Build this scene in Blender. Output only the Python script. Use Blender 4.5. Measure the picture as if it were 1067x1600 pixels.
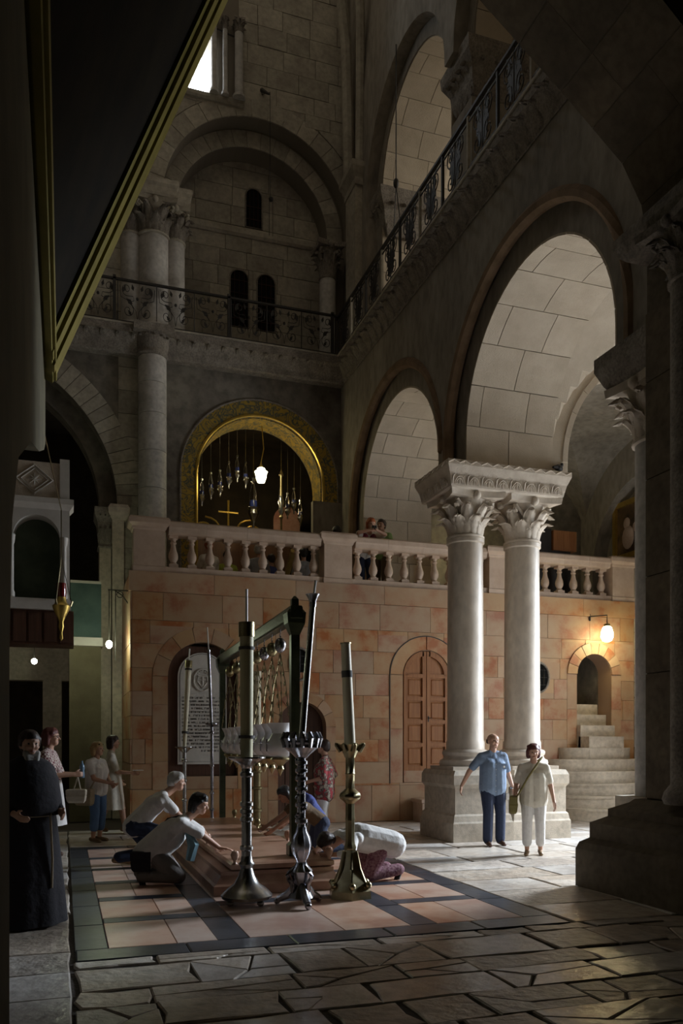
import bpy, bmesh, math, random
from mathutils import Vector, Matrix
random.seed(7)
PI = math.pi
S = bpy.context.scene
for o in list(bpy.data.objects): bpy.data.objects.remove(o)
COL = S.collection
# ------------------------------------------------------------------ camera, world, light, exposure
cam = bpy.data.cameras.new('camera'); camo = bpy.data.objects.new('camera', cam); COL.objects.link(camo)
cam.sensor_fit = 'VERTICAL'; cam.sensor_height = 36.0
cam.lens = 1294.6/1600*36.0
cam.shift_y = (1160-800)/1600.0
cam.shift_x = 0.0
cam.clip_start = 0.05; cam.clip_end = 200
camo.location = (0, 0, 1.62)
camo.rotation_euler = (PI/2, 0, -math.radians(18.51))
S.camera = camo
S.view_settings.view_transform = 'Standard'; S.view_settings.look = 'None'
S.view_settings.gamma = 1.0; S.view_settings.use_curve_mapping = False
S.view_settings.exposure = 0.0
W = bpy.data.worlds.new('world'); S.world = W; W.use_nodes = True
W.node_tree.nodes['Background'].inputs[0].default_value = (1.0, 0.86, 0.66, 1)
W.node_tree.nodes['Background'].inputs[1].default_value = 0.23
def area_light(name, loc, target, sx, sy, power, color):
    l = bpy.data.lights.new(name, 'AREA'); l.shape = 'RECTANGLE'; l.size = sx; l.size_y = sy
    l.energy = power; l.color = color
    o = bpy.data.objects.new(name, l); COL.objects.link(o); o.location = loc
    o.rotation_euler = (Vector(target)-Vector(loc)).to_track_quat('-Z', 'Y').to_euler()
    return o
# daylight standing in the open entrance door (right hand wall, near bay)
area_light('entrance_daylight', (13.1, 11.0, 2.9), (5.0, 11.0, .9), 2.4, 5.4, 290, (0.9, 0.95, 1.0))
area_light('sky_daylight_outside_door', (17.0, 12.0, 7.0), (6.0, 9.2, 0.0), 4.0, 4.0, 8200, (0.78, 0.88, 1.0))
# fill light added to brighten the gallery, set in an unseen wall opening
area_light('gallery_fill_light', (13.15, 14.3, 13.6), (6.5, 15.0, 12.5), 3.0, 3.6, 190, (1.0, 0.93, 0.8))
def point_light(name, loc, power, color, r=0.08):
    l = bpy.data.lights.new(name, 'POINT'); l.energy = power; l.color = color; l.shadow_soft_size = r
    o = bpy.data.objects.new(name, l); COL.objects.link(o); o.location = loc
    return o
# ------------------------------------------------------------------ helpers
def finish(o, label=None, cat=None, group=None, kind=None):
    if label: o['label'] = label
    if cat: o['category'] = cat
    if group: o['group'] = group
    if kind: o['kind'] = kind
    return o
def empty(name, loc=(0, 0, 0), rz=0, label=None, cat=None, group=None, kind=None):
    o = bpy.data.objects.new(name, None); COL.objects.link(o); o.location = loc; o.rotation_euler = (0, 0, rz)
    o.empty_display_size = 0.1
    return finish(o, label, cat, group, kind)
def link_mesh(name, me, parent=None, loc=None, rz=0):
    o = bpy.data.objects.new(name, me); COL.objects.link(o)
    if parent is not None: o.parent = parent
    if loc is not None: o.location = loc
    if rz: o.rotation_euler = (0, 0, rz)
    return o
def copy_tree(o, parent=None):
    c = o.copy(); COL.objects.link(c); c.parent = parent
    for ch in list(o.children): copy_tree(ch, c)
    return c
class MB:
    def __init__(s): s.v = []; s.f = []; s.m = []; s.cur = 0
    def add(s, vs, fs):
        n = len(s.v); s.v += [tuple(v) for v in vs]; s.f += [tuple(i+n for i in f) for f in fs]; s.m += [s.cur]*len(fs)
        return s
    def quad(s, a, b, c, d): return s.add((a, b, c, d), [(0, 1, 2, 3)])
    def box(s, x0, y0, z0, x1, y1, z1):
        vs = [(x, y, z) for z in (z0, z1) for y in (y0, y1) for x in (x0, x1)]
        return s.add(vs, [(0, 2, 3, 1), (4, 5, 7, 6), (0, 1, 5, 4), (2, 6, 7, 3), (0, 4, 6, 2), (1, 3, 7, 5)])
    def frustum(s, b0, b1):   # two rects (x0,y0,x1,y1,z)
        x0, y0, x1, y1, z = b0; X0, Y0, X1, Y1, Z = b1
        vs = [(x0, y0, z), (x1, y0, z), (x0, y1, z), (x1, y1, z), (X0, Y0, Z), (X1, Y0, Z), (X0, Y1, Z), (X1, Y1, Z)]
        return s.add(vs, [(0, 2, 3, 1), (4, 5, 7, 6), (0, 1, 5, 4), (2, 6, 7, 3), (0, 4, 6, 2), (1, 3, 7, 5)])
    def steps(s, x0, y0, x1, y1, prof):   # rect moulding, prof = [(outset, z), ...]
        rings = []
        for d, z in prof: rings.append([(x0-d, y0-d, z), (x1+d, y0-d, z), (x1+d, y1+d, z), (x0-d, y1+d, z)])
        vs = [p for r in rings for p in r]; fs = []
        for i in range(len(rings)-1):
            for k in range(4): fs.append((i*4+k, i*4+(k+1) % 4, i*4+4+(k+1) % 4, i*4+4+k))
        n = len(rings)-1
        fs += [(3, 2, 1, 0), (n*4, n*4+1, n*4+2, n*4+3)]
        return s.add(vs, fs)
    def lathe(s, prof, c=(0, 0, 0), n=16, a0=0, a1=2*PI, fl=None):
        full = abs(a1-a0-2*PI) < 1e-6; m = n if full else n+1
        vs = []; fs = []
        for r, z in prof:
            for i in range(m):
                a = a0+(a1-a0)*i/n; k = 1+(fl(a, z) if fl else 0)
                vs.append((c[0]+r*k*math.cos(a), c[1]+r*k*math.sin(a), c[2]+z))
        for j in range(len(prof)-1):
            for i in range(n):
                b = (i+1) % m
                fs.append((j*m+i, j*m+b, (j+1)*m+b, (j+1)*m+i))
        if full:
            if prof[0][0] > 1e-4: fs.append(tuple(range(m-1, -1, -1)))
            if prof[-1][0] > 1e-4: fs.append(tuple((len(prof)-1)*m+i for i in range(m)))
        return s.add(vs, fs)
    def tube(s, pts, r, n=6, closed=False):
        pts = [Vector(p) for p in pts]; L = len(pts); vs = []; fs = []
        up = Vector((0.13, 0.31, 0.94))
        for i, p in enumerate(pts):
            if closed: t = pts[(i+1) % L]-pts[i-1]
            else: t = pts[min(i+1, L-1)]-pts[max(i-1, 0)]
            if t.length < 1e-9: t = Vector((0, 0, 1))
            t.normalize()
            a = t.cross(up)
            if a.length < 0.05: a = t.cross(Vector((1, 0, 0)))
            a.normalize(); b = t.cross(a)
            rr = r[i] if isinstance(r, (list, tuple)) else r
            for k in range(n):
                q = 2*PI*k/n
                vs.append(p+a*(rr*math.cos(q))+b*(rr*math.sin(q)))
        for i in range(L if closed else L-1):
            j = (i+1) % L
            for k in range(n): fs.append((i*n+k, i*n+(k+1) % n, j*n+(k+1) % n, j*n+k))
        if not closed:
            fs.append(tuple(range(n-1, -1, -1))); fs.append(tuple((L-1)*n+k for k in range(n)))
        return s.add(vs, fs)
    def sphere(s, c, r, n=10, m=7, sc=(1, 1, 1)):
        vs = []; fs = []
        for j in range(m+1):
            ph = PI*j/m
            for i in range(n):
                a = 2*PI*i/n
                vs.append((c[0]+sc[0]*r*math.sin(ph)*math.cos(a), c[1]+sc[1]*r*math.sin(ph)*math.sin(a), c[2]+sc[2]*r*math.cos(ph)))
        for j in range(m):
            for i in range(n): fs.append((j*n+i, j*n+(i+1) % n, (j+1)*n+(i+1) % n, (j+1)*n+i))
        return s.add(vs, fs)
    def capsule(s, p0, r0, p1, r1, n=12):
        p0 = Vector(p0); p1 = Vector(p1); d = p1-p0; L = max(d.length, 1e-5); t = d/L
        pts = []; rs = []
        for a in (-88, -60, -30, 0):
            q = math.radians(a); pts.append(p0+t*(r0*math.sin(q))); rs.append(r0*math.cos(q))
        for a in (0, 30, 60, 88):
            q = math.radians(a); pts.append(p1+t*(r1*math.sin(q))); rs.append(r1*math.cos(q))
        return s.tube(pts, rs, n)
    def prism(s, poly, fn0, fn1):   # poly 2D, fn maps 2D->3D at each end
        n = len(poly); vs = [fn0(p) for p in poly]+[fn1(p) for p in poly]
        fs = [tuple(range(n-1, -1, -1)), tuple(range(n, 2*n))]
        for i in range(n): fs.append((i, (i+1) % n, n+(i+1) % n, n+i))
        return s.add(vs, fs)
    def tf(s, M, start=0):
        for i in range(start, len(s.v)): s.v[i] = tuple(M @ Vector(s.v[i]))
        return s
    def mesh(s, name, mat, smooth=False, sharp=None):
        me = bpy.data.meshes.new(name); me.from_pydata(s.v, [], s.f)
        mats = mat if isinstance(mat, (list, tuple)) else [mat]
        for m in mats: me.materials.append(m)
        if len(mats) > 1: me.polygons.foreach_set('material_index', s.m)
        if smooth:
            me.polygons.foreach_set('use_smooth', [True]*len(me.polygons))
            me.set_sharp_from_angle(angle=math.radians(sharp or 40))
        me.update()
        return me
    def build(s, name, mat, parent=None, smooth=False, loc=None, rz=0, sharp=None, **k):
        o = link_mesh(name, s.mesh(name, mat, smooth, sharp), parent, loc, rz)
        return finish(o, **k)
# ------------------------------------------------------------------ materials
def mat(name, c1, c2=None, rough=0.7, metal=0.0, scale=3.0, bump=0.0, bscale=None, var=0.0, c3=None, emit=None, estr=0, detail=6, spread=(0.35, 0.65), trans=0.0, streak=None, dirt=0.0, hue=0.0, spec=0.5):
    m = bpy.data.materials.new(name); m.use_nodes = True
    nt = m.node_tree; N = nt.nodes; Lk = nt.links; b = N['Principled BSDF']
    b.inputs['Roughness'].default_value = rough; b.inputs['Metallic'].default_value = metal
    b.inputs['Specular IOR Level'].default_value = spec
    if trans: b.inputs['Transmission Weight'].default_value = trans
    c2 = c2 or c1
    tc = N.new('ShaderNodeTexCoord'); mp = N.new('ShaderNodeMapping'); Lk.new(tc.outputs['Object'], mp.inputs[0])
    if streak: mp.inputs['Scale'].default_value = streak
    oi = N.new('ShaderNodeObjectInfo')
    ad = N.new('ShaderNodeVectorMath'); ad.operation = 'MULTIPLY_ADD'
    Lk.new(oi.outputs['Random'], ad.inputs[0]); ad.inputs[1].default_value = (37, 53, 71); Lk.new(mp.outputs[0], ad.inputs[2])
    no = N.new('ShaderNodeTexNoise'); no.inputs['Scale'].default_value = scale; no.inputs['Detail'].default_value = detail
    no.inputs['Roughness'].default_value = 0.6
    Lk.new(ad.outputs[0], no.inputs['Vector'])
    rp = N.new('ShaderNodeValToRGB'); Lk.new(no.outputs['Fac'], rp.inputs[0])
    e = rp.color_ramp.elements; e[0].position = spread[0]; e[1].position = spread[1]
    e[0].color = (*c1, 1); e[1].color = (*c2, 1)
    if c3:
        x = e.new((spread[0]+spread[1])/2); x.color = (*c3, 1)
    out = rp.outputs[0]
    if var or hue:
        hs = N.new('ShaderNodeHueSaturation'); Lk.new(out, hs.inputs['Color'])
        if var:
            mr = N.new('ShaderNodeMapRange'); Lk.new(oi.outputs['Random'], mr.inputs[0]); mr.inputs[3].default_value = 1-var; mr.inputs[4].default_value = 1+var
            Lk.new(mr.outputs[0], hs.inputs['Value'])
        if hue:
            ml = N.new('ShaderNodeMath'); ml.operation = 'MULTIPLY'; ml.inputs[1].default_value = 7.13; Lk.new(oi.outputs['Random'], ml.inputs[0])
            fr = N.new('ShaderNodeMath'); fr.operation = 'FRACT'; Lk.new(ml.outputs[0], fr.inputs[0])
            m2 = N.new('ShaderNodeMapRange'); Lk.new(fr.outputs[0], m2.inputs[0]); m2.inputs[3].default_value = 1-hue; m2.inputs[4].default_value = 1+hue
            Lk.new(m2.outputs[0], hs.inputs['Saturation'])
        out = hs.outputs[0]
    if dirt:
        n2 = N.new('ShaderNodeTexNoise'); n2.inputs['Scale'].default_value = scale*6; n2.inputs['Detail'].default_value = 8
        Lk.new(ad.outputs[0], n2.inputs['Vector'])
        r2 = N.new('ShaderNodeMapRange'); Lk.new(n2.outputs['Fac'], r2.inputs[0]); r2.inputs[1].default_value = 0.3; r2.inputs[2].default_value = 0.6
        r2.inputs[3].default_value = 1-dirt; r2.inputs[4].default_value = 1.0
        mx = N.new('ShaderNodeMix'); mx.data_type = 'RGBA'; mx.blend_type = 'MULTIPLY'; mx.inputs[0].default_value = 1
        Lk.new(out, mx.inputs[6]); Lk.new(r2.outputs[0], mx.inputs[7]); out = mx.outputs[2]
    Lk.new(out, b.inputs['Base Color'])
    if bump:
        bn = N.new('ShaderNodeTexNoise'); bn.inputs['Scale'].default_value = bscale or scale*6; bn.inputs['Detail'].default_value = 6
        Lk.new(ad.outputs[0], bn.inputs['Vector'])
        bp = N.new('ShaderNodeBump'); bp.inputs['Strength'].default_value = min(1, bump*10); bp.inputs['Distance'].default_value = bump*0.1
        Lk.new(bn.outputs['Fac'], bp.inputs['Height']); Lk.new(bp.outputs[0], b.inputs['Normal'])
    if emit:
        b.inputs['Emission Color'].default_value = (*emit, 1); b.inputs['Emission Strength'].default_value = estr
    return m
M = {}
M['pink'] = mat('pink_marble', (0.37, 0.14, 0.06), (0.46, 0.305, 0.175), 0.5, scale=2.0, bump=0.03, bscale=25, var=0.1, c3=(0.44, 0.26, 0.14), hue=0.12, detail=9, spread=(0.36, 0.6))
M['pinkjoint'] = mat('pink_joint', (0.3, 0.19, 0.12), rough=0.9)
M['rail'] = mat('pink_limestone', (0.46, 0.335, 0.245), (0.56, 0.43, 0.33), 0.55, scale=4, bump=0.03, var=0.06)
M['pale'] = mat('pale_limestone', (0.48, 0.41, 0.32), (0.64, 0.56, 0.45), 0.7, scale=2, bump=0.06, bscale=60, var=0.09, dirt=0.25)
M['palejoint'] = mat('pale_joint', (0.30, 0.25, 0.18), rough=0.9)
M['vault'] = mat('vault_limestone', (0.46, 0.385, 0.29), (0.55, 0.47, 0.365), 0.8, scale=2.4, bump=0.08, bscale=50, var=0.06)
M['grey'] = mat('grey_plaster_stone', (0.25, 0.22, 0.18), (0.36, 0.32, 0.265), 0.85, scale=1.3, bump=0.08, bscale=14, dirt=0.3, streak=(1, 1, 0.45))
M['soot_shade'] = mat('soot_shade_plaster', (0.14, 0.12, 0.10), (0.30, 0.27, 0.22), 0.9, scale=0.9, bump=0.1, bscale=12, dirt=0.35)  # soot on the far wall; in the stair passage its darkness paints shade
M['upper'] = mat('upper_limestone', (0.36, 0.32, 0.26), (0.50, 0.46, 0.37), 0.8, scale=1.8, bump=0.06, bscale=30, var=0.14, dirt=0.25)
M['upperjoint'] = mat('upper_joint', (0.22, 0.19, 0.15), rough=0.9)
M['shaft'] = mat('column_marble', (0.54, 0.46, 0.37), (0.7, 0.62, 0.52), 0.45, scale=1.7, bump=0.03, bscale=60, streak=(1, 1, 0.5), dirt=0.2, var=0.04)
M['oldshaft'] = mat('old_grey_marble', (0.45, 0.43, 0.40), (0.62, 0.59, 0.55), 0.6, scale=2, bump=0.04, dirt=0.25, var=0.12)
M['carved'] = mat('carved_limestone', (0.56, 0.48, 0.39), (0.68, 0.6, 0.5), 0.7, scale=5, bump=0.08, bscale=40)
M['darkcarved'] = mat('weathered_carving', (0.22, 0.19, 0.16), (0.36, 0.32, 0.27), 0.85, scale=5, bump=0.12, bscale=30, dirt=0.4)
M['brownmould'] = mat('brown_arch_moulding', (0.17, 0.11, 0.06), (0.27, 0.18, 0.11), 0.85, scale=3, bump=0.08)
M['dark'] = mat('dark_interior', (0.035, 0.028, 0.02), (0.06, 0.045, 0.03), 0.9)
M['iron'] = mat('black_iron', (0.02, 0.018, 0.016), (0.035, 0.03, 0.026), 0.6, metal=0.1)
M['wood'] = mat('honey_wood', (0.27, 0.105, 0.033), (0.38, 0.165, 0.06), 0.42, scale=3, streak=(9, 9, 0.6), bump=0.02)
M['darkwood'] = mat('dark_wood', (0.07, 0.03, 0.018), (0.12, 0.055, 0.03), 0.5, scale=3, streak=(8, 8, 0.6))
M['slab'] = mat('worn_floor_limestone', (0.42, 0.35, 0.29), (0.64, 0.58, 0.51), 0.36, scale=1.4, bump=0.16, bscale=13, var=0.22, c3=(0.54, 0.46, 0.38), dirt=0.35, hue=0.25)
M['slabpale'] = mat('polished_floor_limestone', (0.52, 0.46, 0.4), (0.74, 0.69, 0.63), 0.24, scale=1.6, bump=0.1, bscale=10, var=0.16, dirt=0.2, hue=0.5)
M['grout'] = mat('floor_joint', (0.07, 0.055, 0.045), rough=0.9, bump=0.1, bscale=30)
M['panel'] = mat('rose_floor_marble', (0.5, 0.27, 0.19), (0.66, 0.5, 0.4), 0.3, scale=2.2, bump=0.05, bscale=9, var=0.12, c3=(0.6, 0.4, 0.3), hue=0.2)
M['band'] = mat('blue_black_floor_marble', (0.028, 0.032, 0.042), (0.06, 0.068, 0.085), 0.3, scale=3, bump=0.05, bscale=9, var=0.15)
M['red'] = mat('red_anointing_stone', (0.33, 0.17, 0.11), (0.48, 0.30, 0.21), 0.3, scale=3, c3=(0.42, 0.24, 0.16), bump=0.03)
M['silver'] = mat('tarnished_silver', (0.42, 0.42, 0.42), (0.6, 0.6, 0.59), 0.24, metal=1, scale=6, bump=0.02)
M['darksilver'] = mat('dark_silver', (0.3, 0.3, 0.33), (0.52, 0.52, 0.56), 0.24, metal=1, scale=6, bump=0.03)
M['brass'] = mat('aged_brass', (0.33, 0.28, 0.15), (0.46, 0.4, 0.24), 0.33, metal=1, scale=5, bump=0.03)
M['gold'] = mat('gilding', (0.55, 0.38, 0.08), (0.7, 0.5, 0.14), 0.35, metal=0.9, scale=5)
M['beam'] = mat('green_bronze_beam', (0.035, 0.04, 0.022), (0.075, 0.085, 0.045), 0.35, metal=0.6, scale=5, bump=0.05)
M['wax'] = mat('cream_wax', (0.66, 0.58, 0.4), (0.72, 0.66, 0.5), 0.5)
M['oldwax'] = mat('olive_wax', (0.5, 0.46, 0.26), (0.58, 0.53, 0.33), 0.5)
M['white'] = mat('white_wax', (0.75, 0.72, 0.66), rough=0.5)
M['glasswhite'] = mat('white_opal_glass', (0.8, 0.8, 0.82), (0.86, 0.86, 0.88), 0.25, scale=4)
M['marble'] = mat('white_marble', (0.56, 0.53, 0.48), (0.66, 0.63, 0.58), 0.5, scale=4, bump=0.04)
M['letter'] = mat('engraved_letter', (0.09, 0.085, 0.08), rough=0.8)
M['ironwin'] = mat('window_dark', (0.005, 0.005, 0.004), rough=0.6, spec=0.1)
M['redpatch'] = mat('red_window_grille', (0.05, 0.022, 0.015), rough=0.6, spec=0.2)
M['oldplaster'] = mat('olive_plaster', (0.10, 0.085, 0.05), (0.16, 0.14, 0.085), 0.9, scale=1.5, bump=0.06)
M['mosaic'] = mat('dark_mosaic', (0.006, 0.005, 0.004), (0.016, 0.012, 0.007), 0.8, scale=2, spec=0.1)
M['goldframe'] = mat('gilt_frame', (0.16, 0.13, 0.015), (0.24, 0.195, 0.03), 0.55, metal=0.2, scale=2, streak=(1, 1, 1))
M['skyglass'] = mat('bright_window_glass', (0.9, 0.95, 1), emit=(0.85, 0.93, 1.0), estr=14)
M['lampglow'] = mat('lit_lamp_glass', (1, 0.95, 0.7), emit=(1.0, 0.88, 0.5), estr=16)
M['bulb'] = mat('lit_bulb', (1, 1, 0.95), emit=(0.96, 1.0, 0.86), estr=40)
def gold_mosaic():
    m = mat('gold_mosaic_band', (0.5, 0.33, 0.045), (0.38, 0.26, 0.05), 0.5, metal=0.1, scale=3)
    nt = m.node_tree; N = nt.nodes; b = N['Principled BSDF']
    src = b.inputs['Base Color'].links[0].from_socket
    tc = N.new('ShaderNodeTexCoord'); no = N.new('ShaderNodeTexNoise'); no.inputs['Scale'].default_value = 4.5; no.inputs['Detail'].default_value = 2; no.inputs['Distortion'].default_value = 2.0
    nt.links.new(tc.outputs['Object'], no.inputs['Vector'])
    r = N.new('ShaderNodeValToRGB'); nt.links.new(no.outputs['Fac'], r.inputs[0])
    e = r.color_ramp.elements; e[0].position = 0.42; e[0].color = (0, 0, 0, 1); e[1].position = 0.48; e[1].color = (1, 1, 1, 1)
    x = e.new(0.6); x.color = (0, 0, 0, 1)
    mx = N.new('ShaderNodeMix'); mx.data_type = 'RGBA'; nt.links.new(r.outputs[0], mx.inputs[0]); nt.links.new(src, mx.inputs[6]); mx.inputs[7].default_value = (0.06, 0.09, 0.09, 1)
    nt.links.new(mx.outputs[2], b.inputs['Base Color'])
    return m
M['gmosaic'] = gold_mosaic()
M['niche2'] = mat('dark_green_niche', (0.05, 0.07, 0.045), (0.09, 0.115, 0.075), 0.8, scale=3)
M['redglass'] = mat('dark_red_glass', (0.14, 0.012, 0.01), rough=0.12)
M['canvas'] = mat('dark_canvas', (0.04, 0.025, 0.012), (0.16, 0.09, 0.04), 0.45, scale=3)
M['brownstone'] = mat('dark_brown_stone', (0.11, 0.085, 0.055), (0.18, 0.14, 0.09), 0.85, scale=2, bump=0.06, var=0.12, dirt=0.3)  # darker brown stone for the near pier and near arch
# ------------------------------------------------------------------ architecture helpers
FA = lambda u, d, z: (d, u, z)     # walls running along Y: u = Y, depth = X
FB = lambda u, d, z: (u, d, z)     # walls running along X: u = X, depth = Y
def op(c, r, zs, sill=None, k=1.0): return dict(c=c, r=r, zs=zs, sill=sill, k=k)
def otop(o, u):
    if 'top' in o: return o['top'](u)
    return o['zs']+o['k']*math.sqrt(max(0, o['r']**2-(u-o['c'])**2))
def oiv(o, z, grow=0.0):
    r = o['r']+grow
    s = o['zs']
    if o['sill'] is not None and z < o['sill']: return None
    if z <= s: return (o['c']-r, o['c']+r)
    h = (z-s)/o['k']
    if h >= r: return None
    w = math.sqrt(r*r-h*h); return (o['c']-w, o['c']+w)
def arch_wall(mb, fr, u0, u1, z0, z1, ops, d0, d1, n=28):
    def B(a, b, za, zb):
        if b-a < 1e-4 or zb-za < 1e-4: return
        vs = [fr(u, d, z) for z in (za, zb) for d in (d0, d1) for u in (a, b)]
        mb.add(vs, [(0, 2, 3, 1), (4, 5, 7, 6), (0, 1, 5, 4), (2, 6, 7, 3), (0, 4, 6, 2), (1, 3, 7, 5)])
    u = u0
    for o in sorted(ops, key=lambda q: q['c']):
        a, b = o['c']-o['r'], o['c']+o['r']
        B(u, a, z0, z1)
        sill = o['sill'] if o['sill'] is not None else z0
        B(a, b, z0, sill)
        us = [o['c']-o['r']*math.cos(PI*i/n) for i in range(n+1)]
        for i in range(n):
            p, q = us[i], us[i+1]; zp, zq = otop(o, p), otop(o, q)
            for d in (d0, d1): mb.quad(fr(p, d, zp), fr(q, d, zq), fr(q, d, z1), fr(p, d, z1))
            mb.quad(fr(p, d0, zp), fr(q, d0, zq), fr(q, d1, zq), fr(p, d1, zp))
        mb.quad(fr(a, d0, z1), fr(b, d0, z1), fr(b, d1, z1), fr(a, d1, z1))
        u = b
    B(u, u1, z0, z1)
def piece(parent, poly, fr, d0, d1, m, name='block'):
    mb = MB(); mb.prism(poly, lambda p: fr(p[0], d0, p[1]), lambda p: fr(p[0], d1, p[1]))
    return mb.build(name, m, parent)
def one_block(parent, fr, a, b, za, zb, dd, th, holes, m, name):
    hits = []
    for h in holes:
        for z in (za+1e-3, (za+zb)/2, zb-1e-3):
            iv = h(z)
            if iv and iv[1] > a and iv[0] < b: hits.append((iv, h)); break
    if len(hits) > 1:
        hits.sort(key=lambda q: q[0][0])
        mid = (hits[0][0][1]+hits[1][0][0])/2
        if a+.01 < mid < b-.01:
            one_block(parent, fr, a, mid-.004, za, zb, dd, th, holes, m, name); one_block(parent, fr, mid+.004, b, za, zb, dd, th, holes, m, name); return
    hit = hits[0][1] if hits else None
    if not hit:
        piece(parent, [(a, za), (b, za), (b, zb), (a, zb)], fr, dd, dd+th, m, name); return
    segs = []; n = 7; e = 1e-4
    zl = [za+(zb-za)*i/n for i in range(n+1)]
    full = []
    for p, q in zip(zl[:-1], zl[1:]):
        ip, iq = hit(p), hit(q)
        if (ip is None) != (iq is None):
            lo, hi = p, q
            for _ in range(18):
                mid = (lo+hi)/2
                if (hit(mid) is None) == (ip is None): lo = mid
                else: hi = mid
            if ip is None: full.append((p, lo)); segs += [hi, q]
            else: segs += [p, lo]; full.append((hi, q))
        elif ip is None: full.append((p, q))
        else: segs += [p, q]
    if full:
        fa, fb = full[0][0], full[-1][1]
        if fb-fa > 0.01: piece(parent, [(a, fa), (b, fa), (b, fb), (a, fb)], fr, dd, dd+th, m, name)
    segs = sorted(set(segs))
    if len(segs) > 1:
        Ls = [(min(b, hit(z)[0]), z) for z in segs]; Rs = [(max(a, hit(z)[1]), z) for z in segs]
        if max(v for v, z in Ls)-a > 0.02: piece(parent, [(a, segs[0])]+[(max(a, v), z) for v, z in Ls]+[(a, segs[-1])], fr, dd, dd+th, m, name)
        if b-min(v for v, z in Rs) > 0.02: piece(parent, [(b, segs[-1])]+[(min(b, v), z) for v, z in reversed(Rs)]+[(b, segs[0])], fr, dd, dd+th, m, name)
def block_wall(parent, fr, u0, u1, zs, wmin, wmax, holes, m, d, th, gap=0.006, rng=None, name='block', jit=0.004):
    rng = rng or random
    for z0, z1 in zip(zs[:-1], zs[1:]):
        u = u0-rng.random()*wmin*0.6
        while u < u1:
            w = rng.uniform(wmin, wmax); a, b = max(u, u0), min(u+w, u1); u += w
            if u1-u < wmin*0.45: b = u1; u = u1
            if b-a < 0.05: continue
            a += gap; b -= gap; za, zb = z0+gap, z1-gap
            one_block(parent, fr, a, b, za, zb, d+rng.uniform(-jit, jit), th, holes, m, name)
def voussoirs(parent, fr, o, r0, r1, d0, d1, n, m, a0=0.0, a1=PI, gap=0.006, name='voussoir', sub=3):
    for i in range(n):
        A = a0+(a1-a0)*i/n+gap/r1; B = a0+(a1-a0)*(i+1)/n-gap/r1
        inner = [(o['c']+r0*math.cos(A+(B-A)*j/sub), o['zs']+o['k']*r0*math.sin(A+(B-A)*j/sub)) for j in range(sub+1)]
        outer = [(o['c']+r1*math.cos(A+(B-A)*j/sub), o['zs']+o['k']*r1*math.sin(A+(B-A)*j/sub)) for j in range(sub+1)]
        piece(parent, inner+outer[::-1], fr, d0+random.uniform(-.003, .003), d1, m, name)
def soffit_stones(parent, fr, o, zb, d0, d1, step, cols, m, proud=0.02, gap=0.006, sides=(1, 1), name='vault_stone', zb2=None):
    r = o['r']; H = o['zs']-zb; A = PI*r; tot = 2*H+A
    def P(s, off):
        rr = r-off
        if s < H: return (o['c']+rr, zb+s)
        if s > H+A: return (o['c']-rr, zb+tot-s)
        a = (s-H)/r; return (o['c']+rr*math.cos(a), o['zs']+o['k']*rr*math.sin(a))
    n = max(1, round(tot/step)); st = tot/n
    for i in range(n):
        cuts = [d0]+[d0+(d1-d0)*((j+(0.32 if i % 2 else 0.0)+random.uniform(-.05, .05))/cols) for j in range(1 if not i % 2 else 0, cols) if True]+[d1]
        cuts = sorted(c for c in cuts if d0 <= c <= d1)
        for c0, c1 in zip(cuts[:-1], cuts[1:]):
            if c1-c0 < 0.06: continue
            sa, sb = i*st+gap, (i+1)*st-gap; k = 3
            off = proud+random.uniform(-.003, .003)
            ss = [sa+(sb-sa)*j/k for j in range(k+1)]
            if zb2 is not None and sa > H+A and P(sa, 0)[1] < zb2+.1: continue
            poly = [P(s, off) for s in ss]+[P(s, -0.01) for s in reversed(ss)]
            piece(parent, poly, fr, c0+gap, c1-gap, m, name)
def arc_pts(fr, o, r, d, n=32, a0=0, a1=PI, legs=None):
    pts = [fr(o['c']+r*math.cos(a0+(a1-a0)*i/n), d, o['zs']+o['k']*r*math.sin(a0+(a1-a0)*i/n)) for i in range(n+1)]
    if legs is not None: pts = [fr(o['c']+r, d, legs)]+pts+[fr(o['c']-r, d, legs)]
    return pts
# acanthus leaf, root at origin, growing up +Z, curling out +X ; unit height
def leaf_mesh(name, m, w=0.42, curl=0.36):
    mb = MB(); NT, NS = 7, 6; rows = []
    for j in range(NT+1):
        t = j/NT; x = 0.04+0.10*t+curl*max(0, t-0.35)**2*2.0; z = t if t < 0.86 else 0.86+(t-0.86)*(-0.9)
        ww = w*(0.75+0.35*math.sin(PI*min(1, t*1.15)))*(1-0.72*t**3)*(1+0.16*(1 if j % 2 else -1))
        rows.append([(x-0.10*abs(2*i/NS-1)**1.5+0.05*(1 if i % 2 == 0 else 0)*(0.4+t), ww*(2*i/NS-1), z) for i in range(NS+1)])
    vs = [p for r in rows for p in r]; fs = []
    for j in range(NT):
        for i in range(NS): a = j*(NS+1)+i; fs.append((a, a+1, a+NS+2, a+NS+1))
    mb.add(vs, fs); n = len(vs)
    mb.add([(x-0.07, y*0.9, z) for x, y, z in vs], [tuple(reversed(f)) for f in fs])
    edge = [j*(NS+1) for j in range(NT+1)]+[NT*(NS+1)+i for i in range(1, NS+1)]+[j*(NS+1)+NS for j in range(NT-1, -1, -1)]
    for a, b in zip(edge[:-1], edge[1:]): mb.f.append((a, b, b+n, a+n)); mb.m.append(0)
    return mb.mesh(name, m, True, 60)
LEAF = leaf_mesh('leaf', M['carved']); LEAFD = leaf_mesh('leaf', M['darkcarved'])
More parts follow.
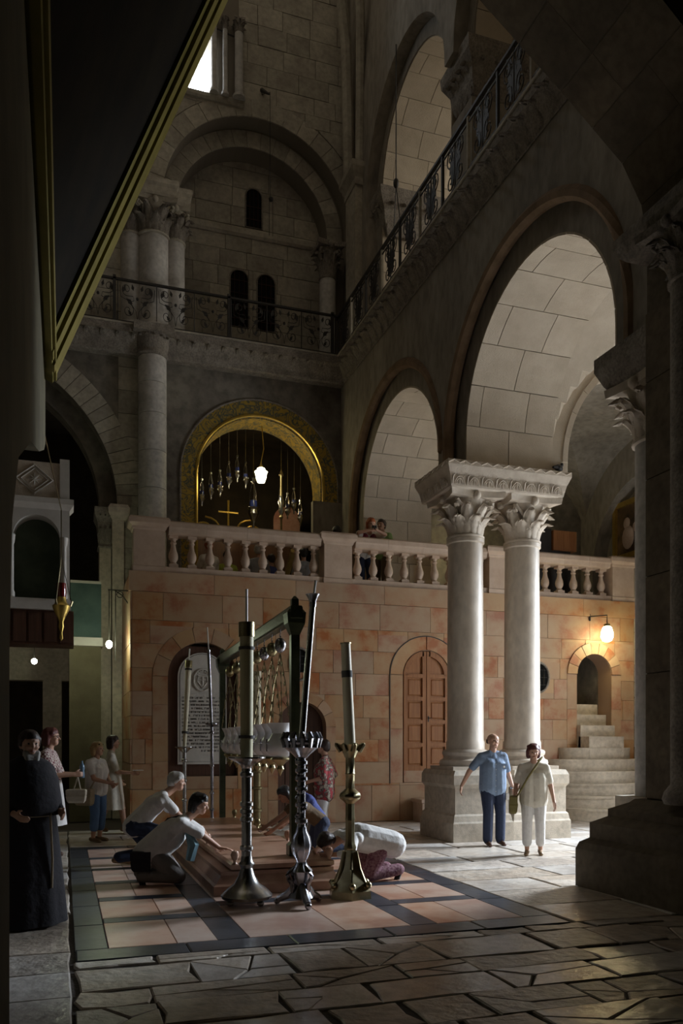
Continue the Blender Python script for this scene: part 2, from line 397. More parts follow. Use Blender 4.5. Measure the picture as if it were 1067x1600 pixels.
def capital(parent, c, r, h, top, m, leaf, leaves=8, name='capital', ang=0):
    """Corinthian capital on a shaft of radius r at c (base centre); top = half width of abacus"""
    mb = MB()
    mb.lathe([(r*1.02, 0), (r*1.12, h*.02), (r*1.12, h*.06), (r*1.0, h*.08), (r*.96, h*.3), (r*1.04, h*.6), (r*1.28, h*.86), (r*1.3, h*.9)], c, 20)
    z0, z1 = c[2]+h*.87, c[2]+h
    n = 6; poly = []
    for k in range(4):
        for i in range(n):
            t = i/n; q = (2*t-1); dent = top*(1-0.14*(1-q*q))
            x, y = q*top, -dent
            a = k*PI/2; poly.append((x*math.cos(a)-y*math.sin(a), x*math.sin(a)+y*math.cos(a)))
    mb.prism(poly, lambda p: (c[0]+p[0]*.97, c[1]+p[1]*.97, z0), lambda p: (c[0]+p[0], c[1]+p[1], z1))
    for k in range(4):   # bosses
        a = k*PI/2; mb.sphere((c[0]+top*.84*math.cos(a), c[1]+top*.84*math.sin(a), c[2]+h*.9), h*.1, 8, 5)
    for k in range(4):   # corner volutes
        a = PI/4+k*PI/2
        for sgn in (-1, 1):
            pts = []; rs = []
            for i in range(14):
                t = i/13
                if t < .45: R = r*(.95+.55*t/.45*1.0); z = h*(.5+.32*t/.45); w = sgn*(1-t/.45)*.45
                else:
                    b = (t-.45)/.55*2.1*PI; q = h*.085*(1-.6*(t-.45)/.55)
                    R = r*1.5+q*math.sin(b)*1.0; z = h*.82-h*.085+q*math.cos(b); w = sgn*.03
                pts.append((c[0]+R*math.cos(a+w), c[1]+R*math.sin(a+w), c[2]+z)); rs.append(h*.035)
            mb.tube(pts, rs, 5)
    o = mb.build(name, m, parent, True)
    for row in range(2):
        for k in range(leaves):
            a = 2*PI*(k+.5*row)/leaves+ang
            l = link_mesh('leaf', leaf, o, (c[0]+r*.93*math.cos(a), c[1]+r*.93*math.sin(a), c[2]+h*.08), a)
            s = h*(.46 if row == 0 else .76); l.scale = (r*1.9 if row == 0 else r*2.3, r*1.08, s)
    return o
def attic_base(mb, c, r, h):
    mb.lathe([(r*1.38, 0), (r*1.42, h*.15), (r*1.38, h*.32), (r*1.22, h*.4), (r*1.16, h*.55), (r*1.24, h*.66), (r*1.26, h*.78), (r*1.2, h*.88), (r*1.04, h*.94), (r, h)], c, 24)
# ------------------------------------------------------------------ floor
floor = MB().box(-4, -4, -0.3, 14, 24, -0.02).build('floor', M['grout'], kind='structure')
FR = random.Random(11)
def slab_piece(poly, m, z=0.0, name='paving_slab', th=0.04, shrink=0.011):
    cx = sum(p[0] for p in poly)/len(poly); cy = sum(p[1] for p in poly)/len(poly)
    q = []
    for x, y in poly:
        dx, dy = x-cx, y-cy; L = math.hypot(dx, dy); k = max(0, L-shrink*1.4)/L; q.append((cx+dx*k, cy+dy*k))
    cham = []
    for x, y in q:
        dx, dy = x-cx, y-cy; L = math.hypot(dx, dy); k = (L-0.012)/L; cham.append((cx+dx*k, cy+dy*k))
    n = len(q); mb = MB()
    t = FR.uniform(-.006, .006) if shrink > .006 else 0
    mb.add([(x, y, z-th) for x, y in q]+[(x, y, z-.008) for x, y in q]+[(x, y, z+t*(x-cx)) for x, y in cham],
           [tuple(range(2*n, 3*n))]+[(i, (i+1) % n, n+(i+1) % n, n+i) for i in range(n)]+[(n+i, n+(i+1) % n, 2*n+(i+1) % n, 2*n+i) for i in range(n)])
    return mb.build(name, m, floor)
def rough_poly(x0, y0, x1, y1, j):
    out = []
    cs = [(x0, y0), (x1, y0), (x1, y1), (x0, y1)]
    for i in range(4):
        a, b = cs[i], cs[(i+1) % 4]
        for t in (0.0, .5):
            out.append((a[0]+(b[0]-a[0])*t+FR.uniform(-j, j), a[1]+(b[1]-a[1])*t+FR.uniform(-j, j)))
    return out
def lay(x0, y0, x1, y1, hmin, hmax, wmin, wmax, mats, crack=0.0, j=0.012, along='x'):
    y = y0
    while y < y1-1e-3:
        h = FR.uniform(hmin, hmax); yb = min(y+h, y1)
        if y1-yb < hmin*.6: yb = y1
        x = x0
        while x < x1-1e-3:
            w = FR.uniform(wmin, wmax); xb = min(x+w, x1)
            if x1-xb < wmin*.6: xb = x1
            m = FR.choice(mats); z = FR.uniform(-.006, .004)
            if FR.random() < crack:
                n = FR.choice((2, 3, 3, 4)); t0 = FR.uniform(.3, .7); c = (x+(xb-x)*FR.uniform(.3, .7), y+(yb-y)*FR.uniform(.3, .7))
                per = [(x, y), (xb, y), (xb, yb), (x, yb)]
                def pp(t):
                    t = (t % 1)*4; i = int(t); f = t-i; a, b = per[i % 4], per[(i+1) % 4]; return (a[0]+(b[0]-a[0])*f, a[1]+(b[1]-a[1])*f)
                ts = sorted(FR.uniform(k/n, (k+.7)/n) for k in range(n))
                for k in range(n):
                    ta, tb = ts[k], ts[(k+1) % n]+(1 if k == n-1 else 0)
                    pts = [pp(ta)]
                    q = math.floor(ta*4)+1
                    while q < tb*4-1e-6: pts.append(per[q % 4]); q += 1
                    pts.append(pp(tb))
                    mid = ((pp(tb)[0]+c[0])/2+FR.uniform(-.03, .03), (pp(tb)[1]+c[1])/2+FR.uniform(-.03, .03))
                    pts += [c]
                    slab_piece(pts, m, z+FR.uniform(-.004, .003), shrink=.009)
            else: slab_piece(rough_poly(x, y, xb, yb, j), m, z)
            x = xb
        y = yb
sl, sp = M['slab'], M['slabpale']
lay(-1.6, 3.6, 0.06, 15.9, .55, 1.05, 1.2, 1.7, [sl, sp])
lay(0.06, 3.6, 6.0, 6.42, .34, .6, .45, 1.05, [sl, sl, sp], crack=.4, j=.03)
lay(6.0, 3.6, 12.8, 6.42, .7, .9, .9, 1.5, [sl])
lay(4.36, 6.42, 12.8, 13.45, .55, .85, .75, 1.45, [sp, sp, sp, sl], crack=.06)
lay(0.06, 13.45, 12.8, 15.9, .55, .85, .8, 1.4, [sl, sp], crack=.05)
# inlaid marble carpet round the stone
bx = [0.08, 0.33, 1.20, 1.46, 2.92, 3.17, 4.05, 4.34]
by = [6.44, 6.76]
rows = [6.76, 7.72, 7.92, 8.78, 8.98, 9.84, 10.04, 10.9, 11.1, 11.96, 12.16, 13.1]
def tile(x0, y0, x1, y1, m, nx=1, ny=1, name='inlay_tile'):
    for a in range(nx):
        for b in range(ny):
            xa, xb = x0+(x1-x0)*a/nx, x0+(x1-x0)*(a+1)/nx; ya, yb = y0+(y1-y0)*b/ny, y0+(y1-y0)*(b+1)/ny
            slab_piece([(xa, ya), (xb, ya), (xb, yb), (xa, yb)], m, 0.0, name, shrink=.003)
tile(bx[0], 6.44, bx[7], 6.76, M['band'], 5, 1)
tile(bx[0], 13.1, bx[7], 13.42, M['band'], 5, 1)
for a, b in ((0, 1), (2, 3), (4, 5), (6, 7)): tile(bx[a], 6.76, bx[b], 13.1, M['band'], 1, 7)
for c0, c1 in ((1, 2), (5, 6)):
    for i in range(0, len(rows)-1, 2):
        w = bx[c1]-bx[c0]; cut = bx[c0]+w*FR.choice((.62, .7, .45))
        tile(bx[c0], rows[i], cut, rows[i+1], M['panel']); tile(cut, rows[i], bx[c1], rows[i+1], M['panel'])
        if i+2 < len(rows): tile(bx[c0], rows[i+1], bx[c1], rows[i+2], M['band'])
tile(bx[3], 6.76, 2.3, 8.2, M['panel']); tile(2.3, 6.76, bx[4], 8.2, M['panel'])
tile(bx[3], 8.2, bx[4], 8.42, M['band']); tile(bx[3], 8.42, bx[4], 13.1, M['panel'], 1, 5)
# ------------------------------------------------------------------ Calvary terrace block (pink wall)
YP = 15.9
o_plaq = op(2.53, .67, 2.87, .97); o_mid = op(4.5, .5, 1.93, 0.0); o_wood = op(7.2, .52, 3.02, 1.03); o_stair = op(11.33, .46, 3.15, 0.0)
wf = MB(); arch_wall(wf, FB, 1.2, 12.4, 0, 4.45, [o_plaq, o_mid, o_wood, o_stair], YP+.022, YP+.5)
wf.box(1.2, YP+.022, 4.45, 12.4, YP+.5, 4.8)
tf_ = MB(); tf_.box(1.2, YP+.5, 4.45, 12.8, 22.0, 4.68); tf_.build('floor_terrace', M['pale'], kind='structure')
tf_ = MB(); tf_.box(1.22, YP+.5, 0, 1.5, 22.0, 4.45); tf_.build('wall_left_flank', M['pinkjoint'], kind='structure')
wf.box(1.5, YP+.5, 0, 3.6, YP+.6, 4.45); wf.box(6.3, YP+.3, .9, 8.1, YP+.5, 3.8)
wall_front = wf.build('wall_front', M['pinkjoint'], kind='structure')
RB = random.Random(5)
ell = lambda cx, cz, rx, rz: (lambda z: None if abs(z-cz) >= rz else (cx-rx*math.sqrt(1-((z-cz)/rz)**2), cx+rx*math.sqrt(1-((z-cz)/rz)**2)))
hole = lambda o, g, sill=None: (lambda z: None if (sill is not None and z < sill) else oiv(dict(o, sill=None), z, g))
holes = [hole(o_plaq, .28, .72), hole(o_mid, .2), hole(o_wood, .29, .78), hole(o_stair, .25), ell(4.45, 3.18, .22, .33), ell(9.9, 3.05, .26, .34)]
block_wall(wall_front, FB, 1.2, 12.4, [0, .74, 1.22, 1.68, 2.12, 2.58, 3.02, 3.48, 3.92, 4.45], .55, 1.15, holes, M['pink'], YP, .03, gap=.004, rng=RB, jit=.003)
block_wall(wall_front, FB, 1.14, 12.4, [4.45, 4.83], 1.2, 1.9, [], M['pink'], YP-.035, .06, gap=.003, rng=RB, jit=.002)
FL = lambda u, d, z: (1.2-(d), u, z)
block_wall(wall_front, FL, YP, 20.0, [0, .74, 1.22, 1.68, 2.12, 2.58, 3.02, 3.48, 3.92, 4.45, 4.83], .8, 1.3, [], M['pink'], .0, .03, gap=.004, rng=RB)
# arch surrounds in the pink wall
voussoirs(wall_front, FB, o_plaq, .67, .95, YP-.004, YP+.03, 7, M['pink'])
voussoirs(wall_front, FB, o_mid, .5, .7, YP-.004, YP+.03, 7, M['pink'])
voussoirs(wall_front, FB, o_wood, .54, .81, YP-.006, YP+.03, 2, M['pink'], sub=10, gap=.014)
voussoirs(wall_front, FB, o_stair, .46, .71, YP-.03, YP+.03, 9, M['pink'])
for o, r0, r1, zb in ((o_plaq, .67, .95, .72), (o_wood, .54, .81, .78), (o_mid, .5, .7, .0), (o_stair, .46, .71, .0)):
    for sg in (-1, 1):
        n = 2 if o is o_wood else 4
        for i in range(n):
            za, zb2 = zb+(o['zs']-zb)*i/n, zb+(o['zs']-zb)*(i+1)/n
            u0, u1 = sorted((o['c']+sg*r0, o['c']+sg*r1))
            piece(wall_front, [(u0, za+.004), (u1, za+.004), (u1, zb2-.004), (u0, zb2-.004)], FB, YP-.006, YP+.03, M['pink'])
piece(wall_front, [(6.68, .79), (7.72, .79), (7.72, 1.03), (6.68, 1.03)], FB, YP-.02, YP+.03, M['pink'], 'door_sill')
piece(wall_front, [(1.87, .73), (3.19, .73), (3.19, .97), (1.87, .97)], FB, YP-.004, YP+.03, M['pink'])
# dark groove round the wooden door frame
g = MB(); g.tube(arc_pts(FB, o_wood, .825, YP-.004, 28, 0, PI, .77), .011, 5); g.build('door_surround_groove', M['letter'], wall_front)
# ---- marble plaque in its arched recess
pq = empty('inscribed_plaque', (2.53, YP+.12, 1.2), label='white marble plaque with a crest and engraved lines in an arched recess', cat='plaque')
oq = op(0, .47, 1.68, 0)
MB().box(-.655, .04, -.22, .655, .09, 2.27).build('recess_backing', M['darkwood'], pq)
mb = MB(); pl = [(-.47, 0), (.47, 0)]+[(.47*math.cos(PI*i/16), 1.68+.47*math.sin(PI*i/16)) for i in range(17)]
mb.prism(pl, lambda p: (p[0], -.02, p[1]), lambda p: (p[0], .03, p[1])); mb.build('marble_slab', M['marble'], pq)
mb = MB(); mb.tube([(p[0]*.43/.47, -.022, .05+p[1]*.965) for p in pl], .006, 4, True); mb.build('border_line', M['letter'], pq)
mb = MB()   # crest: shield with crown relief
mb.tube([(.17*math.cos(2*PI*i/20)*(1.0), -.03, 1.62+.21*math.sin(2*PI*i/20)) for i in range(20)], .018, 5, True)
mb.tube([(-.09, -.03, 1.7), (.09, -.03, 1.7), (.09, -.03, 1.58), (0, -.03, 1.47), (-.09, -.03, 1.58)], .014, 5, True)
mb.tube([(0, -.03, 1.68), (0, -.03, 1.5)], .012, 5); mb.tube([(-.07, -.03, 1.62), (.07, -.03, 1.62)], .012, 5)
for i in range(5): mb.sphere((-.08+.04*i, -.03, 1.76+.02*(2-abs(i-2))), .018, 6, 4)
mb.build('crest', M['marble'], pq, True)
RL = random.Random(3)
for r in range(16):     # engraved lettering: sixteen worn lines and a short last one
    z = 1.26-r*.068; mb = MB(); x = -.39 if r < 15 else -.02; xe = .39 if r < 15 else .3
    while x < xe:
        w = RL.uniform(.012, .028)
        k = RL.random()
        if k < .8:
            mb.box(x, -.0235, z, x+.007, -.019, z+.036)
            if k < .5: mb.box(x+w-.007, -.0235, z, x+w, -.019, z+.036)
            if k < .3: mb.box(x, -.0235, z+.015, x+w, -.019, z+.021)
            elif k < .65: mb.box(x, -.0235, z+.03, x+w, -.019, z+.036)
            else: mb.box(x, -.0235, z, x+w, -.019, z+.006)
            x += w+.008
        else: x += .02
    mb.build('engraved_line', M['letter'], pq, kind='stuff')
# ---- wooden double door
wd = empty('wooden_double_door', (7.2, YP+.02, 1.03), label='arched honey coloured wooden double door with square panels in the pink wall', cat='door')
def door_top(u): return 1.99+math.sqrt(max(0, .515**2-u*u))
for sg in (-1, 1):
    mb = MB(); us = [.006+(.515-.006)*i/14 for i in range(15)]
    poly = [(sg*.006, 0), (sg*.515, 0)]+[(sg*.515*math.cos(a), 1.99+.515*math.sin(a)) for a in [PI/2*i/12 for i in range(13)]]
    poly[-1] = (sg*.006, 2.5)
    mb.prism(poly, lambda p: (p[0], .02, p[1]), lambda p: (p[0], .06, p[1]))
    leaf = mb.build('door_leaf', M['wood'], wd)
    def stile(poly, name='door_frame_rail'):
        MB().prism(poly, lambda p: (sg*p[0], -.022, p[1]), lambda p: (sg*p[0], .03, p[1])).build(name, M['wood'], leaf)
    rect = lambda a, b, c, d: [(a, b), (c, b), (c, d), (a, d)]
    stile(rect(.008, .0, .09, 2.49), 'stile'); stile(rect(.43, 0, .512, 2.0), 'stile')
    zs = [0.0, .1, .50, .58, .98, 1.06, 1.46, 1.54, 1.94, 2.02]
    for i in range(0, 10, 2): stile(rect(.09, zs[i], .43, zs[i+1]), 'rail')
    arc = [(.515*math.cos(a), 1.99+.515*math.sin(a)) for a in [PI/2*i/12 for i in range(12)]]+[(.09, 2.49)]
    arc2 = [(.41*math.cos(a), 1.99+.41*math.sin(a)) for a in [PI/2*i/12 for i in range(12)]]+[(.09, 2.39)]
    for i in range(len(arc)-1): stile([arc[i], arc[i+1], arc2[i+1], arc2[i]], 'arched_rail')
    for i in range(4):
        a = zs[1+2*i]; b = zs[2+2*i]
        MB().frustum((sg*.26-.145, a+.03, sg*.26+.145, b-.03, 0), (sg*.26-.125, a+.05, sg*.26+.125, b-.05, .016)).tf(Matrix(((1, 0, 0, 0), (0, 0, -1, .02), (0, 1, 0, 0), (0, 0, 0, 1)))).build('door_panel', M['wood'], leaf)
hd = MB(); hd.box(.03, -.03, 1.02, .055, -.02, 1.14); hd.tube([(.043, -.03, 1.1), (.043, -.07, 1.1), (.1, -.07, 1.1)], .008, 6); hd.build('door_handle', M['iron'], wd)
# ---- oval windows
for n, (cx, cz, rx, rz) in enumerate(((4.45, 3.18, .21, .32), (9.9, 3.05, .25, .33))):
    w = MB(); pts = [(cx+rx*math.cos(2*PI*i/28), YP-.005, cz+rz*math.sin(2*PI*i/28)) for i in range(28)]
    w.prism([(p[0], p[2]) for p in pts], lambda p: (p[0], YP+.012, p[1]), lambda p: (p[0], YP+.02, p[1]))
    wo = w.build('window_%d' % (n+1), M['ironwin'], kind='structure')
    MB().tube(pts, .025, 6, True).build('window_ring', M['darkcarved'], wo)
    f = MB()
    for k in (-1, 0, 1):
        f.tube([(cx+k*rx*.5, YP, cz-rz*.85), (cx+k*rx*.5, YP, cz+rz*.85)], .008, 4); f.tube([(cx-rx*.9, YP, cz+k*rz*.5), (cx+rx*.9, YP, cz+k*rz*.5)], .008, 4)
    f.build('window_bars', M['iron'], wo)
# ---- dark wooden doorway in the middle
dm = empty('door_1', (4.5, YP+.25, 0), kind='structure')
poly = [(-.5, 0), (.5, 0)]+[(.5*math.cos(PI*i/12), 1.93+.5*math.sin(PI*i/12)) for i in range(13)]
MB().prism(poly, lambda p: (p[0], 0, p[1]), lambda p: (p[0], .06, p[1])).build('door_leaf', M['darkwood'], dm)
for i in range(5): MB().box(-.48+i*.195, -.02, .05, -.48+i*.195+.17, 0, 1.95).build('door_plank', M['darkwood'], dm)
# ---- stair doorway: passage and inner steps
ps = MB()
ps.box(10.7, YP+.5, 0, 10.86, 19.5, 4.4); ps.box(11.8, YP+.5, 0, 11.96, 19.5, 4.4); ps.box(10.7, 19.4, 0, 11.96, 19.5, 4.4)
ps.build('stair_passage', M['soot_shade'], wall_front)  # dark plaster colour stands in for the shade inside the passage
st = empty('curved_stone_steps', (11.33, YP, 0), label='worn rounded stone steps leading up to the lamp-lit doorway', cat='steps')
def step(i, rr, yoff, z0, z1, cx=0.0, half=None):
    mb = MB(); n = 26; pts = []
    for k in range(n+1):
        a = PI+PI*k/n; x = rr*math.cos(a); y = -abs(rr*math.sin(a))*yoff
        pts.append((cx+x, y))
    mb.prism(pts, lambda p: (p[0], p[1], z0), lambda p: (p[0], p[1], z1-.045))
    mb.prism([(p[0]*1.012, p[1]*1.02-.0) for p in pts], lambda p: (p[0], p[1], z1-.045), lambda p: (p[0], p[1], z1))
    return mb.build('step', M['pale'], st, True, sharp=25)
RS = [(1.62, 1.7), (1.56, 1.42), (1.48, 1.16), (1.4, .92), (1.2, .7), (.9, .5)]
for i, (r, ry) in enumerate(RS): step(i, r, ry/r, i*.25, (i+1)*.25, cx=-.2+.035*i)
for i in range(4): MB().box(-.45, -.45+.32*i, (6+i)*.25-.25, .45, -.1+.32*i+(.5 if i == 3 else .05), (7+i)*.25).build('step', M['pale'], st)
# ---- small stone bench block
mb = MB(); mb.box(0, 0, 0, .42, .48, .38); mb.steps(0, 0, .42, .48, [(.0, .38), (.03, .4), (.03, .46), (0.0, .47)])
mb.build('stone_seat_block', M['rail'], None, loc=(6.86, YP-.56, 0), label='low pale stone block standing against the pink wall below the door', cat='stone block')
# ---- rough masonry at the right end of the pink wall
wr = MB().box(12.4, YP+.05, 0, 13.2, YP+.6, 4.75).build('wall_right_return', M['palejoint'], kind='structure')
block_wall(wr, FB, 12.4, 13.1, [0, .4, .75, 1.15, 1.5, 1.9, 2.25, 2.65, 3.0, 3.4, 3.75, 4.15, 4.5, 5.6], .28, .5, [], M['pale'], YP-.02, .08, gap=.014, rng=RB, jit=.02, name='rough_stone')
# ---- balustrade
bal = empty('stone_balustrade', (0, YP, 4.83), label='pinkish stone balustrade with turned balusters along the terrace edge', cat='balustrade')
PED = [(1.23, 1.81), (4.96, 5.55), (8.68, 9.25), (11.82, 12.4)]
for a, b in PED:
    MB().steps(a, 0, b, .36, [(.015, 0), (.015, .1), (0, .115), (0, .78), (.02, .8), (.03, .84), (.075, .88), (.09, .9), (.09, .98), (.06, 1.02)]).build('pedestal', M['rail'], bal)
bp = MB(); bp.steps(-.085, -.085, .085, .085, [(0, 0), (0, .07)])
bp.lathe([(.07, .07), (.075, .09), (.05, .11), (.058, .13), (.085, .18), (.093, .23), (.083, .29), (.058, .35), (.045, .42), (.043, .46), (.06, .475), (.06, .495), (.045, .51), (.05, .54), (.075, .565)], (0, 0, 0), 12)
bp.steps(-.085, -.085, .085, .085, [(0, .565), (0, .62)])
BAL = bp.mesh('baluster', M['rail'], True)
for (a, b), n in zip([(1.81, 4.96), (5.55, 8.68), (9.25, 11.82)], (9, 9, 7)):
    MB().box(a, .04, 0, b, .32, .12).build('plinth', M['rail'], bal)
    for i in range(n): link_mesh('baluster', BAL, bal, (a+(b-a)*(i+.5)/n, .18, .12))
    k = 4
    for i in range(k):
        u0, u1 = a+(b-a)*i/k+(.07 if i == 0 else .002), a+(b-a)*(i+1)/k-(.07 if i == k-1 else .002)
        prof = [(0.02, .74), (-.01, .76), (-.03, .83), (-.05, .86), (-.05, .95), (.0, .985), (.36, .985), (.41, .95), (.41, .86), (.39, .83), (.37, .76), (.34, .74)]
        MB().prism(prof, lambda p: (u0, p[0], p[1]), lambda p: (u1, p[0], p[1])).build('handrail_stone', M['rail'], bal)
# ------------------------------------------------------------------ arcade wall on the right
XA = 6.15
n_in, n_out = op(10.38, 1.97, 6.63, None), op(10.38, 2.42, 6.63, None)
f_in, f_out = op(15.35, 1.95, 6.63, None), op(15.35, 2.38, 6.63, None)
aw = MB()
arch_wall(aw, FA, 7.45, 18.4, 6.2, 10.15, [n_out, f_out], XA, XA+.16)
arch_wall(aw, FA, 7.45, 18.4, 6.2, 10.15, [n_in, f_in], XA+.16, 7.95)
aw.box(XA, 17.73, 4.68, 7.95, 18.4, 6.2); aw.box(XA+.16, 17.3, 4.68, 7.95, 17.73, 6.2)
aw.box(XA, 7.45, 10.1, 13.2, 18.6, 10.38)
wall_arcade = aw.build('wall_right_arcade', M['grey'], kind='structure')
for o, r in ((n_in, 2.42), (f_in, 2.38)):
    legs = 6.25 if o is n_in else 4.9
    pts_ = arc_pts(FA, o, r-.02, XA+.05, 36, 0, PI, legs)
    if o is f_in: pts_ = pts_[:-1]
    MB().tube(pts_, .1, 8).build('arch_roll_moulding', M['brownmould'], wall_arcade, True)
soffit_stones(wall_arcade, FA, n_in, 6.22, XA+.15, 7.95, .62, 2, M['vault'])
soffit_stones(wall_arcade, FA, f_in, 4.7, XA+.15, 7.95, .47, 2, M['vault'], zb2=6.2)
MB().box(XA+.62, 17.27, 7.15, XA+.95, 17.3, 7.55).build('inscribed_stone', M['grey'], wall_arcade)
# groin vaults behind the arcade
def groin(x0, y0, x1, y1, z0, h, m, parent, n=24):
    cx, cy, rx, ry = (x0+x1)/2, (y0+y1)/2, (x1-x0)/2, (y1-y0)/2
    vs = []; fs = []
    cs = [-math.cos(PI*i/n) for i in range(n+1)]
    for j in range(n+1):
        for i in range(n+1):
            x, y = cs[i], cs[j]
            vs.append((cx+rx*x, cy+ry*y, z0+h*max(math.sqrt(max(0, 1-x*x)), math.sqrt(max(0, 1-y*y)))))
    for j in range(n):
        for i in range(n): a = j*(n+1)+i; fs.append((a, a+1, a+n+2, a+n+1))
    return MB().add(vs, fs).build('groin_vault', m, parent)
groin(7.95, 8.41, 12.8, 12.35, 6.63, 2.05, M['vault'], wall_arcade)
groin(7.95, 13.3, 12.9, 18.4, 6.5, 2.3, M['grey'], wall_arcade)
tv = op(10.35, 2.1, 6.45, None)
t = MB(); arch_wall(t, FB, 7.95, 12.8, 6.2, 9.4, [tv], 12.35, 13.3); t.box(12.45, 12.35, 0, 13.2, 13.3, 6.2)
wall_trans = t.build('wall_transverse_arch', M['vault'], kind='structure')
voussoirs(wall_trans, FB, tv, 2.1, 2.2, 12.33, 12.36, 15, M['vault'])
soffit_stones(wall_trans, FB, tv, 6.25, 12.36, 13.3, .5, 2, M['pale'])
# right-hand wall: entrance bay with its door opening, far bay with a shallow arched recess
r = MB(); arch_wall(r, FA, 6.0, 12.4, 0, 10.15, [op(11.0, 1.25, 4.6, 0)], 12.85, 13.5)
arch_wall(r, FA, 13.3, 18.4, 4.68, 10.15, [op(15.9, 2.0, 5.9, None)], 12.7, 13.1); r.box(13.1, 13.3, 4.68, 13.3, 18.4, 10.15); r.box(12.8, 13.25, 0, 13.5, 16.6, 4.7); r.box(12.85, 12.3, 0, 13.5, 13.4, 10.15)
wall_right = r.build('wall_right', M['grey'], kind='structure')
# ------------------------------------------------------------------ far wall
YF = 18.4
o_left = op(-2.02, 3.1, 6.7, 0); o_left2 = op(-2.02, 2.75, 6.7, 0); o_gold = op(4.24, 1.45, 7.55, 4.68)
fw = MB()
arch_wall(fw, FB, -5.2, 13.3, 0, 10.15, [o_left, o_gold], YF, YF+.35)
arch_wall(fw, FB, -5.2, 8.0, 0, 10.15, [o_left2, o_gold], YF+.35, YF+.8)
wall_far = fw.build('wall_far_lower', M['soot_shade'], kind='structure')
voussoirs(wall_far, FB, o_left, 3.1, 3.62, YF-.02, YF+.02, 22, M['upper'], 0, PI*.5, gap=.008)
for i in range(4): piece(wall_far, [(1.09, 4.9+.45*i+.01), (1.5, 4.9+.45*i+.01), (1.5, 4.9+.45*(i+1)), (1.09, 4.9+.45*(i+1))], FB, YF-.02, YF+.02, M['upper'])
block_wall(wall_far, FB, 1.1, 1.52, [6.7+.5*i for i in range(8)], .6, .8, [hole(o_left, .5)], M['upper'], YF-.015, .03, rng=RB)
# pier with old capital at the left arch
pr_ = empty('stone_pier', (.95, YF+.1, 0), label='greenish lit stone pier with carved capital beside the dark arch with pale wedge stones', cat='pier')
MB().box(-.24, -.2, 0, .0, .3, 5.75).build('pier_shaft', M['pale'], pr_); MB().box(.02, -.28, 0, .26, .3, 6.35).build('pier_shaft', M['pale'], pr_)
MB().steps(.02, -.28, .3, .3, [(0, 6.35), (.05, 6.42), (.08, 6.5), (.08, 6.6), (.04, 6.68)]).build('impost', M['pale'], pr_)
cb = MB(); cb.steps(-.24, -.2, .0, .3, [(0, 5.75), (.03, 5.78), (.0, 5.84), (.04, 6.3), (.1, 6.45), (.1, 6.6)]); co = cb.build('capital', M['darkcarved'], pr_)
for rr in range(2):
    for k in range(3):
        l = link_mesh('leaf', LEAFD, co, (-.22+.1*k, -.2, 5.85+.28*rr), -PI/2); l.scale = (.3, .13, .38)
# gilded mosaic arch
ga = empty('gilded_mosaic_arch', (0, 0, 0), label='golden mosaic arch band framing the lamp-filled chapel opening', cat='arch')
oz = op(4.24, 1.8, 7.55, None)
n = 30; mb = MB(); inn = [(4.24+1.47*math.cos(PI*i/n), 7.55+1.47*math.sin(PI*i/n)) for i in range(n+1)]; out = [(4.24+1.82*math.cos(PI*i/n), 7.55+1.82*math.sin(PI*i/n)) for i in range(n+1)]
inn = [(inn[0][0], 7.2)]+inn+[(inn[-1][0], 4.7)]; out = [(out[0][0], 7.2)]+out+[(out[-1][0], 4.7)]
for i in range(len(inn)-1): mb.prism([inn[i], inn[i+1], out[i+1], out[i]], lambda p: (p[0], YF-.03, p[1]), lambda p: (p[0], YF+.02, p[1]))
mb.build('mosaic_band', M['gmosaic'], ga)
MB().tube([(p[0], YF-.03, p[1]) for p in inn], .035, 6).build('inner_rim', M['gold'], ga, True)
MB().tube([(p[0], YF-.03, p[1]) for p in out], .022, 6).build('outer_rim', M['darkcarved'], ga, True)
mb = MB(); arch_wall(mb, FB, 2.77, 5.71, 4.7, 9.1, [op(4.24, 1.42, 7.55, None)], YF+.05, YF+.7); mb.build('painted_soffit', M['gmosaic'], ga)
MB().box(5.45, YF-.06, 4.7, 6.15, YF+.1, 7.2).build('respond_block', M['grey'], wall_far)
# chapel interior
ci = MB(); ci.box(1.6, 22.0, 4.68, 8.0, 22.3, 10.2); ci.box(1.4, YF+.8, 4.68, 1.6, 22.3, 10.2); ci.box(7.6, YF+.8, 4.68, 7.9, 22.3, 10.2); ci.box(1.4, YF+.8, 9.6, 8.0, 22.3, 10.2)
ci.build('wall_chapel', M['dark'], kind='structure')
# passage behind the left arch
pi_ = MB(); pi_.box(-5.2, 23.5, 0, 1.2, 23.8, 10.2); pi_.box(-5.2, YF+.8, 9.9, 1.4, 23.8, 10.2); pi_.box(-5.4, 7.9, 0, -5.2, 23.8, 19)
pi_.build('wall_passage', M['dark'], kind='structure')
# ---- string cornice of the balcony
cb = MB()
cprof = [(0, 9.9), (.05, 9.92), (.08, 10.02), (.2, 10.22), (.25, 10.26), (.25, 10.42), (0, 10.42)]
cb.prism(cprof, lambda p: (-3.5, YF-p[0]-.2, p[1]), lambda p: (6.3, YF-p[0]-.2, p[1])); cb.box(-3.5, YF-.2, 9.9, 8, YF+2.4, 10.42)
c1 = cb.build('trim_1', M['darkcarved'], kind='structure')
cb = MB(); cb.prism(cprof, lambda p: (XA+.03-p[0], 7.45, p[1]), lambda p: (XA+.03-p[0], 18.4, p[1])); cb.box(XA, 7.45, 9.9, 13.2, 18.4, 10.42)
c2 = cb.build('trim_2', M['darkcarved'], kind='structure')
for i in range(34):   # carved leaf run of the arcade cornice
    l = link_mesh('leaf', LEAFD, c2, (XA-.02, 7.6+.31*i, 9.93), PI); l.scale = (.75, .33, .36)
for i in range(18):
    l = link_mesh('leaf', LEAFD, c1, (.1+.32*i, YF-.22, 9.93), -PI/2); l.scale = (.75, .33, .36)
